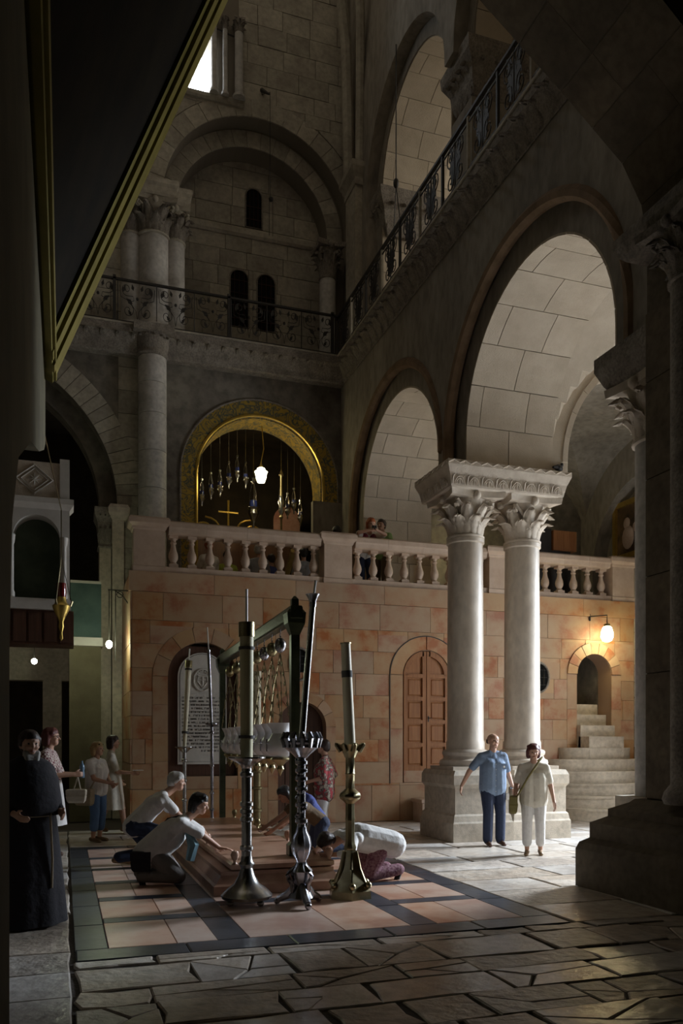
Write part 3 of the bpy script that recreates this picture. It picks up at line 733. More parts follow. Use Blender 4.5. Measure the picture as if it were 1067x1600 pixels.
MB().box(-3.5, YF-.46, 10.42, 6.3, YF, 10.46).build('balcony_ledge', M['upper'], c1); MB().box(XA-.24, 7.45, 10.42, XA+.2, 18.1, 10.46).build('balcony_ledge', M['upper'], c2)
# ---- upper storey of the far wall
u_out, u_in = op(4.2, 2.15, 13.6, None), op(4.15, 1.78, 13.55, None)
uw = MB()
arch_wall(uw, FB, -4.5, 8.0, 10.4, 15.8, [u_out], YF, YF+.4)
arch_wall(uw, FB, -4.5, 8.0, 10.4, 15.8, [dict(u_in)], YF+.4, YF+.9)
o_win = op(2.35, .78, 17.0, 16.0)
arch_wall(uw, FB, -4.5, 8.0, 15.8, 20, [o_win], YF, YF+.9)
wall_upper = uw.build('wall_far_upper', M['upperjoint'], kind='structure')
RU = random.Random(21)
block_wall(wall_upper, FB, 2.2, 6.3, [15.8, 16.1, 16.5, 16.95, 17.4, 17.85, 18.3, 18.8, 19.3], .5, .95, [lambda z: (2.2, 3.72) if 16.0 < z < 18.6 else None], M['upper'], YF-.025, .03, rng=RU, jit=.008)
block_wall(wall_upper, FB, 1.0, 6.35, [13.6, 14.0, 14.4, 14.85, 15.3, 15.8], .45, .9, [hole(u_out, .42)], M['upper'], YF-.025, .03, rng=RU, jit=.008)
block_wall(wall_upper, FB, -.6, 1.7, [10.42+.45*i for i in range(7)], .5, .8, [], M['upper'], YF-.025, .03, rng=RU)
voussoirs(wall_upper, FB, u_out, 2.15, 2.55, YF-.03, YF+.01, 19, M['upper'])
voussoirs(wall_upper, FB, u_in, 1.78, 2.15, YF+.37, YF+.41, 19, M['upper'])
ty = MB(); ty.box(2.2, YF+.93, 10.4, 6.3, YF+1.3, 15.7); tym = ty.build('tympanum', M['upperjoint'], wall_upper)
YT = YF+.9
tw = [op(3.86*1.072, .2, 1.62+11.7*1.072+.13, 1.62+11.07*1.072), ]
w_a = op(4.27, .2, 14.56, 13.82); w_b = op(3.92, .225, 12.55, 11.42); w_c = op(4.57, .225, 12.55, 11.42)
hs = [hole(w_a, .02, 13.8), hole(w_b, .02, 11.4), hole(w_c, .02, 11.4)]
block_wall(wall_upper, FB, 2.35, 5.95, [10.42, 11.0, 11.45, 11.9, 12.35, 12.8, 13.2, 13.55, 13.8, 14.25, 14.7, 15.15, 15.6], .55, .95, hs, M['upper'], YT, .035, rng=RU)
MB().steps(2.3, YT-.03, 6.0, YT+.02, [(.0, 13.55), (.04, 13.6), (.04, 13.72), (0, 13.77)]).build('string_course', M['upper'], wall_upper)
for k, w in enumerate((w_a, w_b, w_c)):
    mb = MB(); r = w['r']; pl = [(w['c']-r, w['sill']), (w['c']+r, w['sill'])]+[(w['c']+r*math.cos(PI*i/12), w['zs']+r*math.sin(PI*i/12)) for i in range(13)]
    mb.prism(pl, lambda p: (p[0], YT+.025, p[1]), lambda p: (p[0], YT+.03, p[1])); wo = mb.build('window_%d' % (k+3), M['ironwin'], kind='structure')
    f = MB(); f.tube([(p[0], YT-.0, p[1]) for p in pl], .02, 5, True)
    f.build('window_frame', M['darkcarved'], wo)
    for q in (-.5, 0, .5): MB().tube([(w['c']+q*r, YT+.01, w['sill']), (w['c']+q*r, YT+.01, w['zs']+r*.8)], .009, 4).build('window_bar', M['redpatch'], wo)
    for q in range(4): MB().box(w['c']-r, YT+.012, w['sill']+.2+.3*q, w['c']+r, YT+.02, w['sill']+.22+.3*q).build('window_bar', M['redpatch'], wo) if w['sill']+.25+.3*q < w['zs']+.1 else None
# high bright window with colonnettes
wh = MB().box(1.4, YF+.75, 15.9, 3.2, YF+.8, 18.0).build('window_6', M['skyglass'], kind='structure')
cg = [(3.14, .065), (3.39, .055), (3.7, .095)]
for x, rr in cg:
    c = empty('window_colonnette', (x, YF-.14, 15.98), label={.065: 'grey colonnette right at the edge of the bright high window', .055: 'thinnest grey colonnette, between the two thicker ones at the high window', .095: 'thickest grey colonnette at the high window, beside bare blockwork'}[rr], cat='column', group='colonnettes of the high window')
    MB().lathe([(rr*1.5, 0), (rr*1.5, .05), (rr, .1), (rr, 1.45)], (0, 0, 0), 12).build('shaft', M['oldshaft'], c, True)
    capital(c, (0, 0, 1.45), rr, .3, rr*1.3, M['darkcarved'], LEAFD, 6)
MB().tube([(2.6, YF-.1, 17.55), (3.75, YF-.1, 17.35)], .018, 5).build('window_tie_bar', M['iron'], wall_upper)
MB().steps(1.4, YF-.08, 3.8, YF+.1, [(0, 15.86), (.03, 15.9), (.03, 15.98)]).build('window_ledge', M['upper'], wall_upper)
# ---- upper arcade above the right-hand gallery
XU = 6.62
ua, ub = op(15.3, 1.72, 13.6, None), op(10.95, 1.72, 13.6, None)
ug = MB(); ua2, ub2 = op(15.3, 2.0, 13.6, None), op(10.95, 2.0, 13.6, None)
arch_wall(ug, FA, 7.45, 18.4, 13.55, 20, [ua2, ub2], XU-.25, XU); arch_wall(ug, FA, 7.45, 18.4, 13.55, 20, [ua, ub], XU, XU+1.5)
ug.box(XU, 17.02, 10.4, XU+1.5, 18.4, 13.55); ug.box(XU-.25, 17.3, 10.4, XU, 18.4, 13.55); ug.box(XU, 12.75, 10.4, XU+1.5, 13.5, 12.7)
wall_gal = ug.build('wall_gallery', M['grey'], kind='structure')
soffit_stones(wall_gal, FA, ua, 10.45, XU+.02, XU+1.5, .5, 2, M['vault'])
soffit_stones(wall_gal, FA, ub, 13.58, XU+.02, XU+1.5, .5, 2, M['vault'])
gr_ = MB(); arch_wall(gr_, FA, 7.45, 18.4, 10.4, 20, [op(14.3, 1.6, 14.2, 11.4)], 13.0, 13.3); gr_.box(XU+1.5, 7.3, 10.4, 13.3, 7.45, 20); gr_.box(XU, 7.3, 17.2, 13.3, 18.4, 17.5); gr_.build('wall_gallery_outer', M['upper'], kind='structure')  # window opening added to hold the gallery fill light
gb = MB(); gb.box(XU+1.5, 17.4, 10.4, 13.0, 18.4, 20); gw = gb.build('wall_gallery_end', M['upperjoint'], kind='structure')
block_wall(gw, FB, XU+1.5, 11, [10.4+.5*i for i in range(14)], .7, 1.1, [], M['vault'], 17.37, .04, rng=RU)
for yy, zz in ((13.12, 12.7), (17.2, 12.75), (8.9, 12.7)):
    k = MB(); k.steps(XU+.1, yy-.3, XU+1.4, yy+.3, [(0, zz), (.03, zz+.08), (.1, zz+.3), (.12, zz+.5), (.24, zz+.72), (.26, zz+.9)])
    ko = k.build('impost_capital', M['darkcarved'], wall_gal)
    for q in range(4):
        l = link_mesh('leaf', LEAFD, ko, (XU+.06, yy-.28+.19*q, zz+.1), PI); l.scale = (.5, .22, .62)
    for q in range(5):
        l = link_mesh('leaf', LEAFD, ko, (XU+.15+.28*q, yy-.32, zz+.1), -PI/2); l.scale = (.5, .3, .62)
MB().box(XU-.42, 17.55, 10.44, XU-.2, 18.2, 14.15).build('corner_pilaster', M['upper'], wall_gal)
MB().steps(XU-.44, 17.5, XU-.2, 18.25, [(0, 14.15), (.0, 14.3), (.06, 14.42), (.1, 14.5), (.1, 14.62)]).build('pilaster_cap', M['upper'], wall_gal)
MB().tube([(XU-.42, 18.0, 14.6), (XU-.44, 18.02, 16.4), (XU-.5, 17.95, 17.6), (XU-.75, 17.7, 18.8), (XU-1.2, 17.3, 20)], .13, 8).build('vault_rib', M['upper'], wall_gal, True)
MB().tube([(XU-.3, 17.6, 14.6), (XU-.3, 17.55, 16.2), (XU-.42, 17.2, 17.6), (XU-.7, 16.6, 19), (XU-1.1, 16, 20)], .1, 8).build('vault_rib', M['upper'], wall_gal, True)
# ------------------------------------------------------------------ near pier, near transverse arch, covering over the camera
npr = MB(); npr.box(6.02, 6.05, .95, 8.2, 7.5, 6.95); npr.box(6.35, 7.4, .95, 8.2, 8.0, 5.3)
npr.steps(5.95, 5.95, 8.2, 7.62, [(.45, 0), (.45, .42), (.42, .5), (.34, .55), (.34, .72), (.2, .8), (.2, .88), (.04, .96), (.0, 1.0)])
wall_pier = npr.build('wall_near_pier', M['brownstone'], kind='structure')
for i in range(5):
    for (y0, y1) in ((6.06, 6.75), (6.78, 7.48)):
        MB().box(5.985, y0, 1.02+1.05*i+(.0 if y0 < 6.5 else .3)*(i > 0), 6.03, y1, 1.02+1.05*(i+1)-.012+(0 if y0 < 6.5 else .3)*(i < 4)).build('pier_block', M['brownstone'], wall_pier)
sh = empty('engaged_column', (5.98, 6.72, 0), label='dark engaged column with leafy capital on the dark stepped pier', cat='column')
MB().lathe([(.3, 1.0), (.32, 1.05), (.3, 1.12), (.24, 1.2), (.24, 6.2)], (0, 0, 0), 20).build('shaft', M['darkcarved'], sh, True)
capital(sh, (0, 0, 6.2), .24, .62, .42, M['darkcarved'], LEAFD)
MB().steps(5.75, 6.0, 8.2, 7.5, [(0, 6.8), (.05, 6.85), (.1, 6.95), (.1, 7.05)]).build('impost', M['darkcarved'], wall_pier)
# impost and capitals that carry the near end of the arcade
k = MB(); k.steps(6.15, 7.5, 8.1, 8.35, [(0, 5.8), (.04, 5.86), (.1, 6.0), (.12, 6.05), (.12, 6.2)]); k.build('impost', M['darkcarved'], wall_pier)
for x in (6.55, 7.65):
    c = empty('near_arcade_column', (x, 7.9, 0), label='shadowed marble column with corinthian capital half hidden behind the dark stepped pier', cat='column', group='columns behind the near pier')
    b = MB(); b.steps(-.42, -.3, .42, .3, [(.05, 0), (.05, .35), (0, .4), (0, 1.0)]); b.build('pedestal', M['pale'], c)
    MB().lathe([(.3, 1.0), (.3, 5.05)], (0, 0, 0), 24).build('shaft', M['oldshaft'], c, True)
    capital(c, (0, 0, 5.05), .3, .75, .46, M['carved'], LEAF)
# transverse arch overhead
TP = [(-.9, 6.95), (-.75, 7.5), (-.2, 8.05), (.5, 8.75), (1.3, 9.35), (2.1, 9.75), (2.6, 9.85), (3.1, 9.7), (3.9, 9.1), (4.9, 8.38), (5.65, 7.8), (5.9, 7.4), (5.98, 7.0)]
ta = MB()
for (a, za), (b, zb) in zip(TP[:-1], TP[1:]):
    for d in (6.1, 7.42): ta.quad((a, d, za), (b, d, zb), (b, d, 20), (a, d, 20))
    ta.quad((a, 6.1, za), (b, 6.1, zb), (b, 7.42, zb), (a, 7.42, za))
ta.box(5.98, 6.1, 6.95, 8.2, 7.42, 20); ta.box(-5.4, 6.1, 4.4, -.9, 7.42, 20)
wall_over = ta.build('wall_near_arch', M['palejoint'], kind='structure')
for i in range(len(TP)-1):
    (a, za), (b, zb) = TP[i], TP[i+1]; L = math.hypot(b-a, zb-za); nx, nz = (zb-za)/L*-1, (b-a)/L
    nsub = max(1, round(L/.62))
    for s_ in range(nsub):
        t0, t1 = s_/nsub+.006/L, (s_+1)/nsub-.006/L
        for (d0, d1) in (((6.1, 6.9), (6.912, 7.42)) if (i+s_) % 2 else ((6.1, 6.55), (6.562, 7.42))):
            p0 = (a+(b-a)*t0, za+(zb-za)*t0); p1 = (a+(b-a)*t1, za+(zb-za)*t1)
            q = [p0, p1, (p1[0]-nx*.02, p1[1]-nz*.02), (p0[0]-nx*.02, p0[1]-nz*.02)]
            piece(wall_over, q, FB, d0-.01, d1+.0, M['brownstone'], 'arch_stone')
en = MB(); en.box(-5.4, -4, 10.0, 9, 6.1, 10.3); en.box(-5.4, -4.2, 0, 9, -4, 10.3); en.box(8.2, -4, 0, 8.5, 6.1, 10.3); en.box(8.2, 6.0, 0, 13.4, 6.2, 10.3); en.box(-5.5, -4, 0, -5.3, 8, 20)
en.box(8.1, 6.1, 9.0, 13.4, 8.5, 10.3)
en.build('wall_back', M['oldplaster'], kind='structure')
# left-hand wall with a hanging, tilted mosaic in a gilt frame
lw = MB()
prof = [(-4, 0), (2.75, 0), (2.75, 1.9), (2.9, 2.35), (3.3, 2.68), (4.5, 3.15), (6, 3.6), (7.4, 4.08), (7.95, 4.32), (7.95, 20), (-4, 20)]
lw.prism(prof, lambda p: (-.72, p[0], p[1]), lambda p: (-.16, p[0], p[1]))
wall_left = lw.build('wall_left', M['oldplaster'], kind='structure')
ml = empty('tilted_mosaic_panel', (-.14, 7.6, 4.75), label='big dark mosaic panel in a ridged gilt frame leaning out from the olive plaster wall', cat='mosaic panel')
U = Vector((0, -1, 0)); V = Vector((1.53, 0, 3.75)).normalized(); Nn = Vector((V.z, 0, -V.x))
def fp(u, v, n): return U*u+V*v+Nn*n
mb = MB()
LU, LV = 4.2, 5.2
vs = [fp(u, v, n) for n in (0, -.08) for v in (0, LV) for u in (0, LU)]
mb.add(vs, [(0, 1, 3, 2), (4, 6, 7, 5), (0, 4, 5, 1), (2, 3, 7, 6), (0, 2, 6, 4), (1, 5, 7, 3)])
mb.build('mosaic_field', M['mosaic'], ml)
for (w0, w1, h0, h1) in ((0.0, .16, .0, .05), (.16, .24, .0, .015), (.24, .38, 0, .07), (.38, .46, 0, .02), (.46, .62, .0, .06), (.62, .74, 0, .03)):
    f = MB()
    vs = [fp(u, v, n) for n in (-.1, h1) for v in (0, LV) for u in (w0, w1)]
    f.add(vs, [(0, 1, 3, 2), (4, 6, 7, 5), (0, 4, 5, 1), (2, 3, 7, 6), (0, 2, 6, 4), (1, 5, 7, 3)])
    vs = [fp(u, v, n) for n in (-.1, h1) for v in (w0*.12, w1*.12) for u in (0, LU)]
    f.add(vs, [(0, 1, 3, 2), (4, 6, 7, 5), (0, 4, 5, 1), (2, 3, 7, 6), (0, 2, 6, 4), (1, 5, 7, 3)])
    f.build('frame_moulding', M['goldframe'], ml)
# ------------------------------------------------------------------ paired columns
def big_column(x, y, label, key):
    c = empty('stone_column', (x, y, 0), label=label, cat='column', group='paired arcade columns')
    p = MB(); p.steps(-.49, -.6, .49, .6, [(.06, 0), (.06, .3), (.045, .33), (.03, .42), (0, .45), (0, .87), (.02, .9), (.04, .93), (.04, 1.08), (.02, 1.12), (0, 1.16)])
    p.build('pedestal', M['pale'], c)
    b = MB(); b.steps(-.45, -.45, .45, .45, [(0, 1.16), (0, 1.22)]); attic_base(b, (0, 0, 1.22), .315, .3); b.build('base', M['shaft'], c, True)
    MB().lathe([(.325, 1.5), (.325, 1.62), (.31, 1.66), (.305, 3.5), (.295, 4.98), (.32, 5.0), (.32, 5.06), (.295, 5.08)], (0, 0, 0), 40).build('shaft', M['shaft'], c, True)
    capital(c, (0, 0, 5.06), .29, .74, .5, M['carved'], LEAF, ang=key)
    return c
big_column(6.5, 12.75, 'tall pale marble column at the arcade edge with acanthus capital, man leaning on its pedestal', 0)
big_column(7.6, 12.75, 'tall pale marble column with acanthus capital, standing behind the woman in white', .2)
im = empty('carved_impost', (7.05, 12.78, 5.8), label='carved impost slab with a row of little arches spanning both columns', cat='impost')
MB().steps(-1.03, -.5, 1.03, .6, [(0, 0), (.03, .02), (.07, .2), (.09, .24), (.13, .34), (.13, .42), (.1, .43)]).build('impost_block', M['carved'], im)
ar = MB()
for rr in (.085, .06): ar.tube([(rr*math.cos(PI*i/10), 0, rr*1.5*math.sin(PI*i/10)) for i in range(11)], .01, 5)
ar.tube([(0, 0, 0), (0, 0, .1)], .014, 5); ar.tube([(-.12, 0, 0), (-.12, 0, .12), (-.1, 0, .16)], .012, 5)
AR = ar.mesh('carved_arch', M['carved'], True)
for i in range(8):
    o = link_mesh('carved_arch', AR, im, (-.93+.265*i, -.56, .04)); o.rotation_euler = (.22, 0, 0)
for i in range(4):
    o = link_mesh('carved_arch', AR, im, (-1.09, -.36+.27*i, .04)); o.rotation_euler = (.22, 0, -PI/2)
zg = MB()
zg.tube([(-1.16+.1*i, -.635, .36+(.05 if i % 2 else 0)) for i in range(24)], .012, 5); zg.tube([(-1.165, -.6+.1*i, .36+(.05 if i % 2 else 0)) for i in range(14)], .012, 5); zg.build('zigzag_band', M['carved'], im)
# pigeon-dark figure on impost
pg = MB(); pg.sphere((0, 0, .09), .07, 8, 6, (1.5, .8, .9)); pg.sphere((.1, 0, .17), .035, 8, 5); pg.tube([(-.07, 0, .09), (-.2, 0, .06)], [.04, .02], 6); pg.tube([(.12, 0, .17), (.16, 0, .165)], [.012, .003], 5); pg.tube([(.0, .02, .03), (0, .02, 0)], .008, 4)
pg.build('pigeon', M['iron'], None, True, loc=(8.05, 12.3, 6.235), rz=.5, label='small dark pigeon perched on the end of the carved impost', cat='bird')
# ------------------------------------------------------------------ old columns on the left
oc = empty('wall_shaft', (1.8, YF-.22, 4.68), label='tall grey drum-built wall shaft rising from the terrace to the iron balcony', cat='column')
zd = [0, .75, 1.5, 2.35, 3.15, 3.95, 4.6, 5.18]
for i in range(len(zd)-1): MB().lathe([(.29, zd[i]+.004), (.3, zd[i]+.012), (.3, zd[i+1]-.012), (.29, zd[i+1]-.004)], (0, 0, 0), 24).build('drum', M['oldshaft'], oc, True)
cp = MB(); cp.lathe([(.3, 5.18), (.34, 5.22), (.32, 5.3), (.4, 5.6)], (0, 0, 0), 24); cp.box(-.42, -.42, 5.6, .42, .2, 5.77); cpo = cp.build('capital', M['darkcarved'], oc)
for k in range(9):
    a = PI+PI*k/8; l = link_mesh('leaf', LEAFD, cpo, (.3*math.cos(a), .3*math.sin(a), 5.22), a); l.scale = (.3, .2, .4)
for (x, y, r, lb) in ((1.84, YF-.03, .33, 'thick pale middle shaft of the clustered columns on the balcony'), (1.37, YF+.02, .22, 'slim shaft of the clustered columns on the side away from the blind arch'), (2.3, YF+.02, .22, 'slim shaft of the clustered columns beside the blind arch')):
    c = empty('cluster_column', (x, y, 10.46), label=lb, cat='column', group='clustered balcony columns')
    MB().lathe([(r*1.25, 0), (r*1.25, .1), (r*1.05, .18), (r, .22), (r, .95), (r*.995, .955), (r, .96), (r, 2.05)], (0, 0, 0), 28).build('shaft', M['oldshaft'], c, True)
    capital(c, (0, 0, 2.05), r, .75, r*1.42, M['upper'], LEAFD)
    MB().steps(-r*1.3, -r*1.3, r*1.3, .0, [(0, 2.8), (.02, 2.85), (.02, 2.98), (.06, 3.04), (.06, 3.14)]).build('entablature', M['upper'], c)
c = empty('balcony_corner_column', (5.85, YF+.1, 10.46), label='short pale column with dark weathered capital in the balcony corner', cat='column')
MB().lathe([(.24, 0), (.24, .1), (.19, .2), (.19, 1.95)], (0, 0, 0), 20).build('shaft', M['oldshaft'], c, True); capital(c, (0, 0, 1.95), .19, .8, .34, M['darkcarved'], LEAFD)
# ------------------------------------------------------------------ iron railings
def spiral(cx, cz, r, turns, a0, sg, n=22):
    return [(cx+sg*r*(1-.85*i/n)*math.cos(a0+turns*2*PI*i/n), 0, cz+r*(1-.85*i/n)*math.sin(a0+turns*2*PI*i/n)) for i in range(n+1)]
def leafpad(mb, x, z, a, L=.1, w=.03):
    d = (math.cos(a), math.sin(a)); p = (-d[1], d[0])
    poly = [(x, z), (x+d[0]*L*.4+p[0]*w, z+d[1]*L*.4+p[1]*w), (x+d[0]*L, z+d[1]*L), (x+d[0]*L*.4-p[0]*w, z+d[1]*L*.4-p[1]*w)]
    mb.prism(poly, lambda q: (q[0], -.004, q[1]), lambda q: (q[0], .004, q[1]))
pn = MB(); w = .39
for sg in (-1, 1):
    pn.tube(spiral(sg*.19, .2, .13, 1.4, PI/2, sg), .008, 4); pn.tube(spiral(sg*.22, .56, .11, 1.3, -PI/2, sg), .008, 4)
    pn.tube([(sg*.19, 0, .33), (sg*.07, 0, .38), (sg*.09, 0, .45), (sg*.22, 0, .45)], .008, 4)
    pn.tube([(0, 0, .05), (sg*.03, 0, .2), (sg*.16, 0, .36), (sg*.34, 0, .42), (sg*.36, 0, .62)], .007, 4)
    leafpad(pn, sg*.1, .32, PI/2-sg*1.0, .16, .04); leafpad(pn, sg*.3, .5, PI/2+sg*.4, .15, .035); leafpad(pn, sg*.12, .12, PI/2-sg*.7, .12, .03); leafpad(pn, sg*.08, .55, PI/2-sg*.3, .12, .03)
pn.sphere((0, 0, .42), .03, 6, 4); pn.tube([(.4, 0, 0), (.4, 0, .7)], .01, 4)
pn.box(-.4, -.008, .0, .4, .008, .015)
PN = pn.mesh('scroll_panel', M['iron'])
rl = empty('scroll_railing', (0, YF-.42, 10.46), label='thin black wrought iron balcony railing of open scrolls below the blind arch', cat='railing')
for i in range(9): link_mesh('scroll_panel', PN, rl, (-.95+.8*i+.02, 0, .02)).scale = (1, 1, 1.22)
MB().box(-1.4, -.03, .87, 5.95, .03, .91).build('handrail', M['iron'], rl)
for x in (-1.35, 1.0, 3.42, 5.8): MB().box(x-.03, -.03, 0, x+.03, .03, .96).build('post', M['iron'], rl)
pm = MB()
for sg in (-1, 1):
    pm.tube(spiral(sg*.17, .2, .14, 1.5, PI/2, sg), .012, 4); pm.tube(spiral(sg*.17, .52, .13, 1.5, -PI/2, sg), .012, 4)
    for k in range(5): leafpad(pm, sg*.05, .1+.11*k, PI/2-sg*(.5+.1*k), .22, .05)
    leafpad(pm, sg*.2, .3, PI/2+sg*.6, .2, .05)
leafpad(pm, 0, .06, PI/2, .62, .08); pm.tube([(0, 0, 0), (0, 0, .7)], .014, 5); pm.box(-.45, -.01, .04, .45, .01, .06); pm.box(-.45, -.01, .62, .45, .01, .64)
PM = pm.mesh('leaf_panel', M['iron'])
ra = empty('leaf_railing', (XA-.2, 0, 10.46), label='heavy black iron railing with leaf ornament running along the gallery above the two big arches', cat='railing')
for i in range(11): link_mesh('leaf_panel', PM, ra, (0, 17.55-.92*i, 0), PI/2).scale = (1, 1, 1.24)
MB().box(-.03, 7.45, .87, .03, 18.13, .915).build('handrail', M['iron'], ra)
for i in range(12): MB().box(-.022, 18.01-.92*i-.022, 0, .022, 18.01-.92*i+.022, .87).build('post', M['upper'] if i % 2 else M['iron'], ra)
# ------------------------------------------------------------------ stone of anointing
sa = empty('anointing_stone', (2.24, 11.5, 0), label='long low reddish stone slab on the inlaid floor with knobbed corners', cat='stone slab')
MB().steps(-.72, -2.8, .66, 2.8, [(.03, 0), (.03, .1), (0, .12), (-.06, .2), (-.06, .24)]).build('plinth', M['red'], sa)
MB().steps(-.52, -2.7, .58, 2.7, [(.0, .24), (.03, .26), (.03, .305), (.0, .325)]).build('top_slab', M['red'], sa)
for x in (-.5, .56):
    for y in (-2.7, -.9, .9, 2.7):
        k = MB(); k.lathe([(.03, .315), (.02, .33), (.02, .35), (.04, .38), (.048, .415), (.035, .45), (.0, .465)], (x, y, 0), 12); k.build('corner_knob', M['brass'] if y > 0 else M['red'], sa, True)
# ------------------------------------------------------------------ lamp gantry with eight lamps
ga2 = empty('lamp_gantry', (2.51-.032*9.2, 0, 0), -.032, label='dark bronze gantry of two posts and a beam standing over the stone slab', cat='lamp rack')
for y, lab in ((9.2, 0), (14.75, 1)):
    zb_ = .326 if lab == 0 else 0
    MB().steps(-.05, y-.05, .05, y+.05, [(.03, zb_), (.03, zb_+.12), (0, zb_+.15), (0, 2.85), (.02, 2.9), (.05, 2.98), (.06, 3.1), (.03, 3.14)]).build('post', M['beam'], ga2)
    MB().steps(-.04, y-.04, .04, y+.04, [(0, 3.1), (0, 3.26), (-.03, 3.3)]).build('finial', M['beam'], ga2)
MB().steps(-.06, 9.1, .06, 14.85, [(0, 3.02), (0.01, 3.04), (.01, 3.16), (0, 3.18)]).build('beam', M['beam'], ga2)
RLm = random.Random(4)
def hang_lamp(y, egg, wide, label):
    t = empty('hanging_lamp', (2.51+.032*(y-9.2), y, 3.02), label=label, cat='lamp', group='lamps over the stone slab')
    hk = MB(); hk.tube([(0, 0, 0), (0, 0, -.05)]+[(0, .025*math.sin(a), -.075+.025*math.cos(a)) for a in [PI*i/6 for i in range(9)]], .006, 5); hk.build('hook', M['iron'], t)
    e = MB(); e.sphere((0, 0, -.2), .075, 14, 9, (1, 1, 1.25)); e.build('egg', egg, t, True)
    cr = MB()
    for k in range(3):
        a = 2*PI*k/3+.4; x1, y1 = .15*math.cos(a), .15*math.sin(a)
        p0 = (0, 0, -.3); p1 = (x1, y1, -1.16)
        cr.tube([p0, ((p0[0]+p1[0])*.6, (p0[1]+p1[1])*.6, -.7), p1], .005, 4)
        for j in range(1, 7):
            f = j/7; z = -.3-.86*f; xx, yy = x1*f, y1*f
            cr.box(xx-.006, yy-.032, z-.006, xx+.006, yy+.032, z+.006); cr.box(xx-.006, yy-.006, z-.035, xx+.006, yy+.006, z+.025)
    cr.build('cross_chain', M['brass'], t)
    g = MB(); g.lathe([(.145*wide, 0), (.135*wide, -.02), (.1*wide, -.08), (.09*wide, -.13), (.12*wide, -.19), (.165*wide, -.26), (.165*wide, -.32), (.12*wide, -.39), (.07*wide, -.43)], (0, 0, -1.16), 20); go = g.build('glass_bowl', M['glasswhite'], t, True)
    cx = MB()
    for k in range(4):
        a = 2*PI*k/4+.4; x, yv = .18*wide*math.cos(a), .18*wide*math.sin(a)
        cx.tube([(x, yv, -1.36), (x, yv, -1.51)], .008, 4); cx.tube([(x-.04*math.sin(a), yv+.04*math.cos(a), -1.41), (x+.04*math.sin(a), yv-.04*math.cos(a), -1.41)], .008, 4)
    cx.build('painted_cross', M['darksilver'], go)
    d = MB(); d.lathe([(.1*wide, -.43), (.11*wide, -.45), (.06, -.5), (.035, -.53), (.05, -.57), (.02, -.62), (.0, -.66)], (0, 0, -1.16), 12); d.build('drop_finial', M['brass'], t, True)
egm = {'dark': M['darksilver'], 'gold': M['brass']}
for i, (y, e, wd_, lb) in enumerate(((9.95, 'dark', 1.15, 'white glass lamp with dark egg, first at the gantry end by the ornate candlestick'), (10.45, 'gold', 1.0, 'white glass lamp with golden egg, second from the gantry end by the ornate candlestick'), (10.95, 'dark', 1.0, 'white glass lamp with dark egg between two golden-egg lamps'), (11.45, 'gold', 1.0, 'white glass lamp with golden egg about the middle of the gantry beam'), (12.0, 'gold', .95, 'white glass lamp with golden egg, just past the middle of the beam'), (12.6, 'dark', .95, 'white glass lamp with dark egg towards the gantry end by the plaque'), (13.2, 'gold', .95, 'white glass lamp with golden egg, second from the gantry end by the plaque'), (13.9, 'gold', .95, 'white glass lamp with golden egg, last at the gantry end by the plaque'))):
    hang_lamp(y, egm[e], wd_, lb)
# ------------------------------------------------------------------ candlesticks
def candlestick(name, loc, label, m, base, stem, plate, candle=None, sides=20, lean=(0, 0), thin=None, basefn=None):
    t = empty(name, loc, label=label, cat='candlestick', group='tall candlesticks round the stone slab')
    b = MB()
    if basefn: basefn(b)
    else: b.lathe(base, (0, 0, 0), sides)
    b.build('base', m, t, True)
    MB().lathe(stem, (0, 0, 0), sides).build('stem', m, t, True)
    if plate: MB().lathe(plate, (0, 0, 0), 20).build('drip_pan', m, t, True)
    if candle:
        z0, z1, r0, r1, cm, bands = candle
        lx, ly = lean
        ln = lambda z: (lx*(z-z0), ly*(z-z0), z)
        MB().tube([ln(z0), ln(z1)], [r0, r1], 14).build('candle', cm, t, True)
        for zb, hb, bm in bands: MB().tube([ln(zb), ln(zb+hb)], [r1*1.12+.002, r1*1.12+.002], 14).build('band', bm, t, True)
        if thin:
            za, zb = thin; p = ln(za)
            MB().tube([p, (p[0]+lx*(zb-za)*1.5, p[1]+ly*(zb-za)*1.5, zb)], .013, 8).build('thin_candle', M['white'], t)
    return t
def ringstem(z0, z1, r, rings, k=1.5):
    prof = [(r, z0)]
    for z in rings: prof += [(r, z-.03), (r*k, z-.015), (r*k, z+.015), (r, z+.03)]
    return prof+[(r*.9, z1)]
def claws(b, n, R, r=.03):
    for k in range(n):
        a = 2*PI*k/n+.5; b.sphere((R*math.cos(a), R*math.sin(a), r), r, 8, 5, (1.3, 1.3, 1)); b.tube([(R*math.cos(a), R*math.sin(a), r), (R*.8*math.cos(a), R*.8*math.sin(a), r*2.6)], r*.8, 6)
def base1(b):
    claws(b, 4, .21); b.lathe([(.25, .06), (.26, .09), (.23, .12), (.2, .15), (.13, .2), (.085, .28), (.06, .36), (.07, .38), (.085, .4), (.06, .43), (.055, .48)], (0, 0, 0), 24)
candlestick('silver_candlestick', (1.74, 8.2, 0), 'plain silver candlestick with bell foot, wide drip pan and thick olive candle', M['silver'], None,
    ringstem(.48, 1.4, .052, (.56, .85, .93, 1.0, 1.3), 1.3), [(.05, 1.36), (.07, 1.4), (.15, 1.44), (.19, 1.46), (.19, 1.475), (.06, 1.47)],
    (1.47, 2.82, .062, .072, M['oldwax'], [(1.66, .03, M['letter']), (2.55, .03, M['letter']), (2.68, .14, M['brass']), (2.81, .015, M['brass'])]), thin=(2.82, 3.16), basefn=base1)
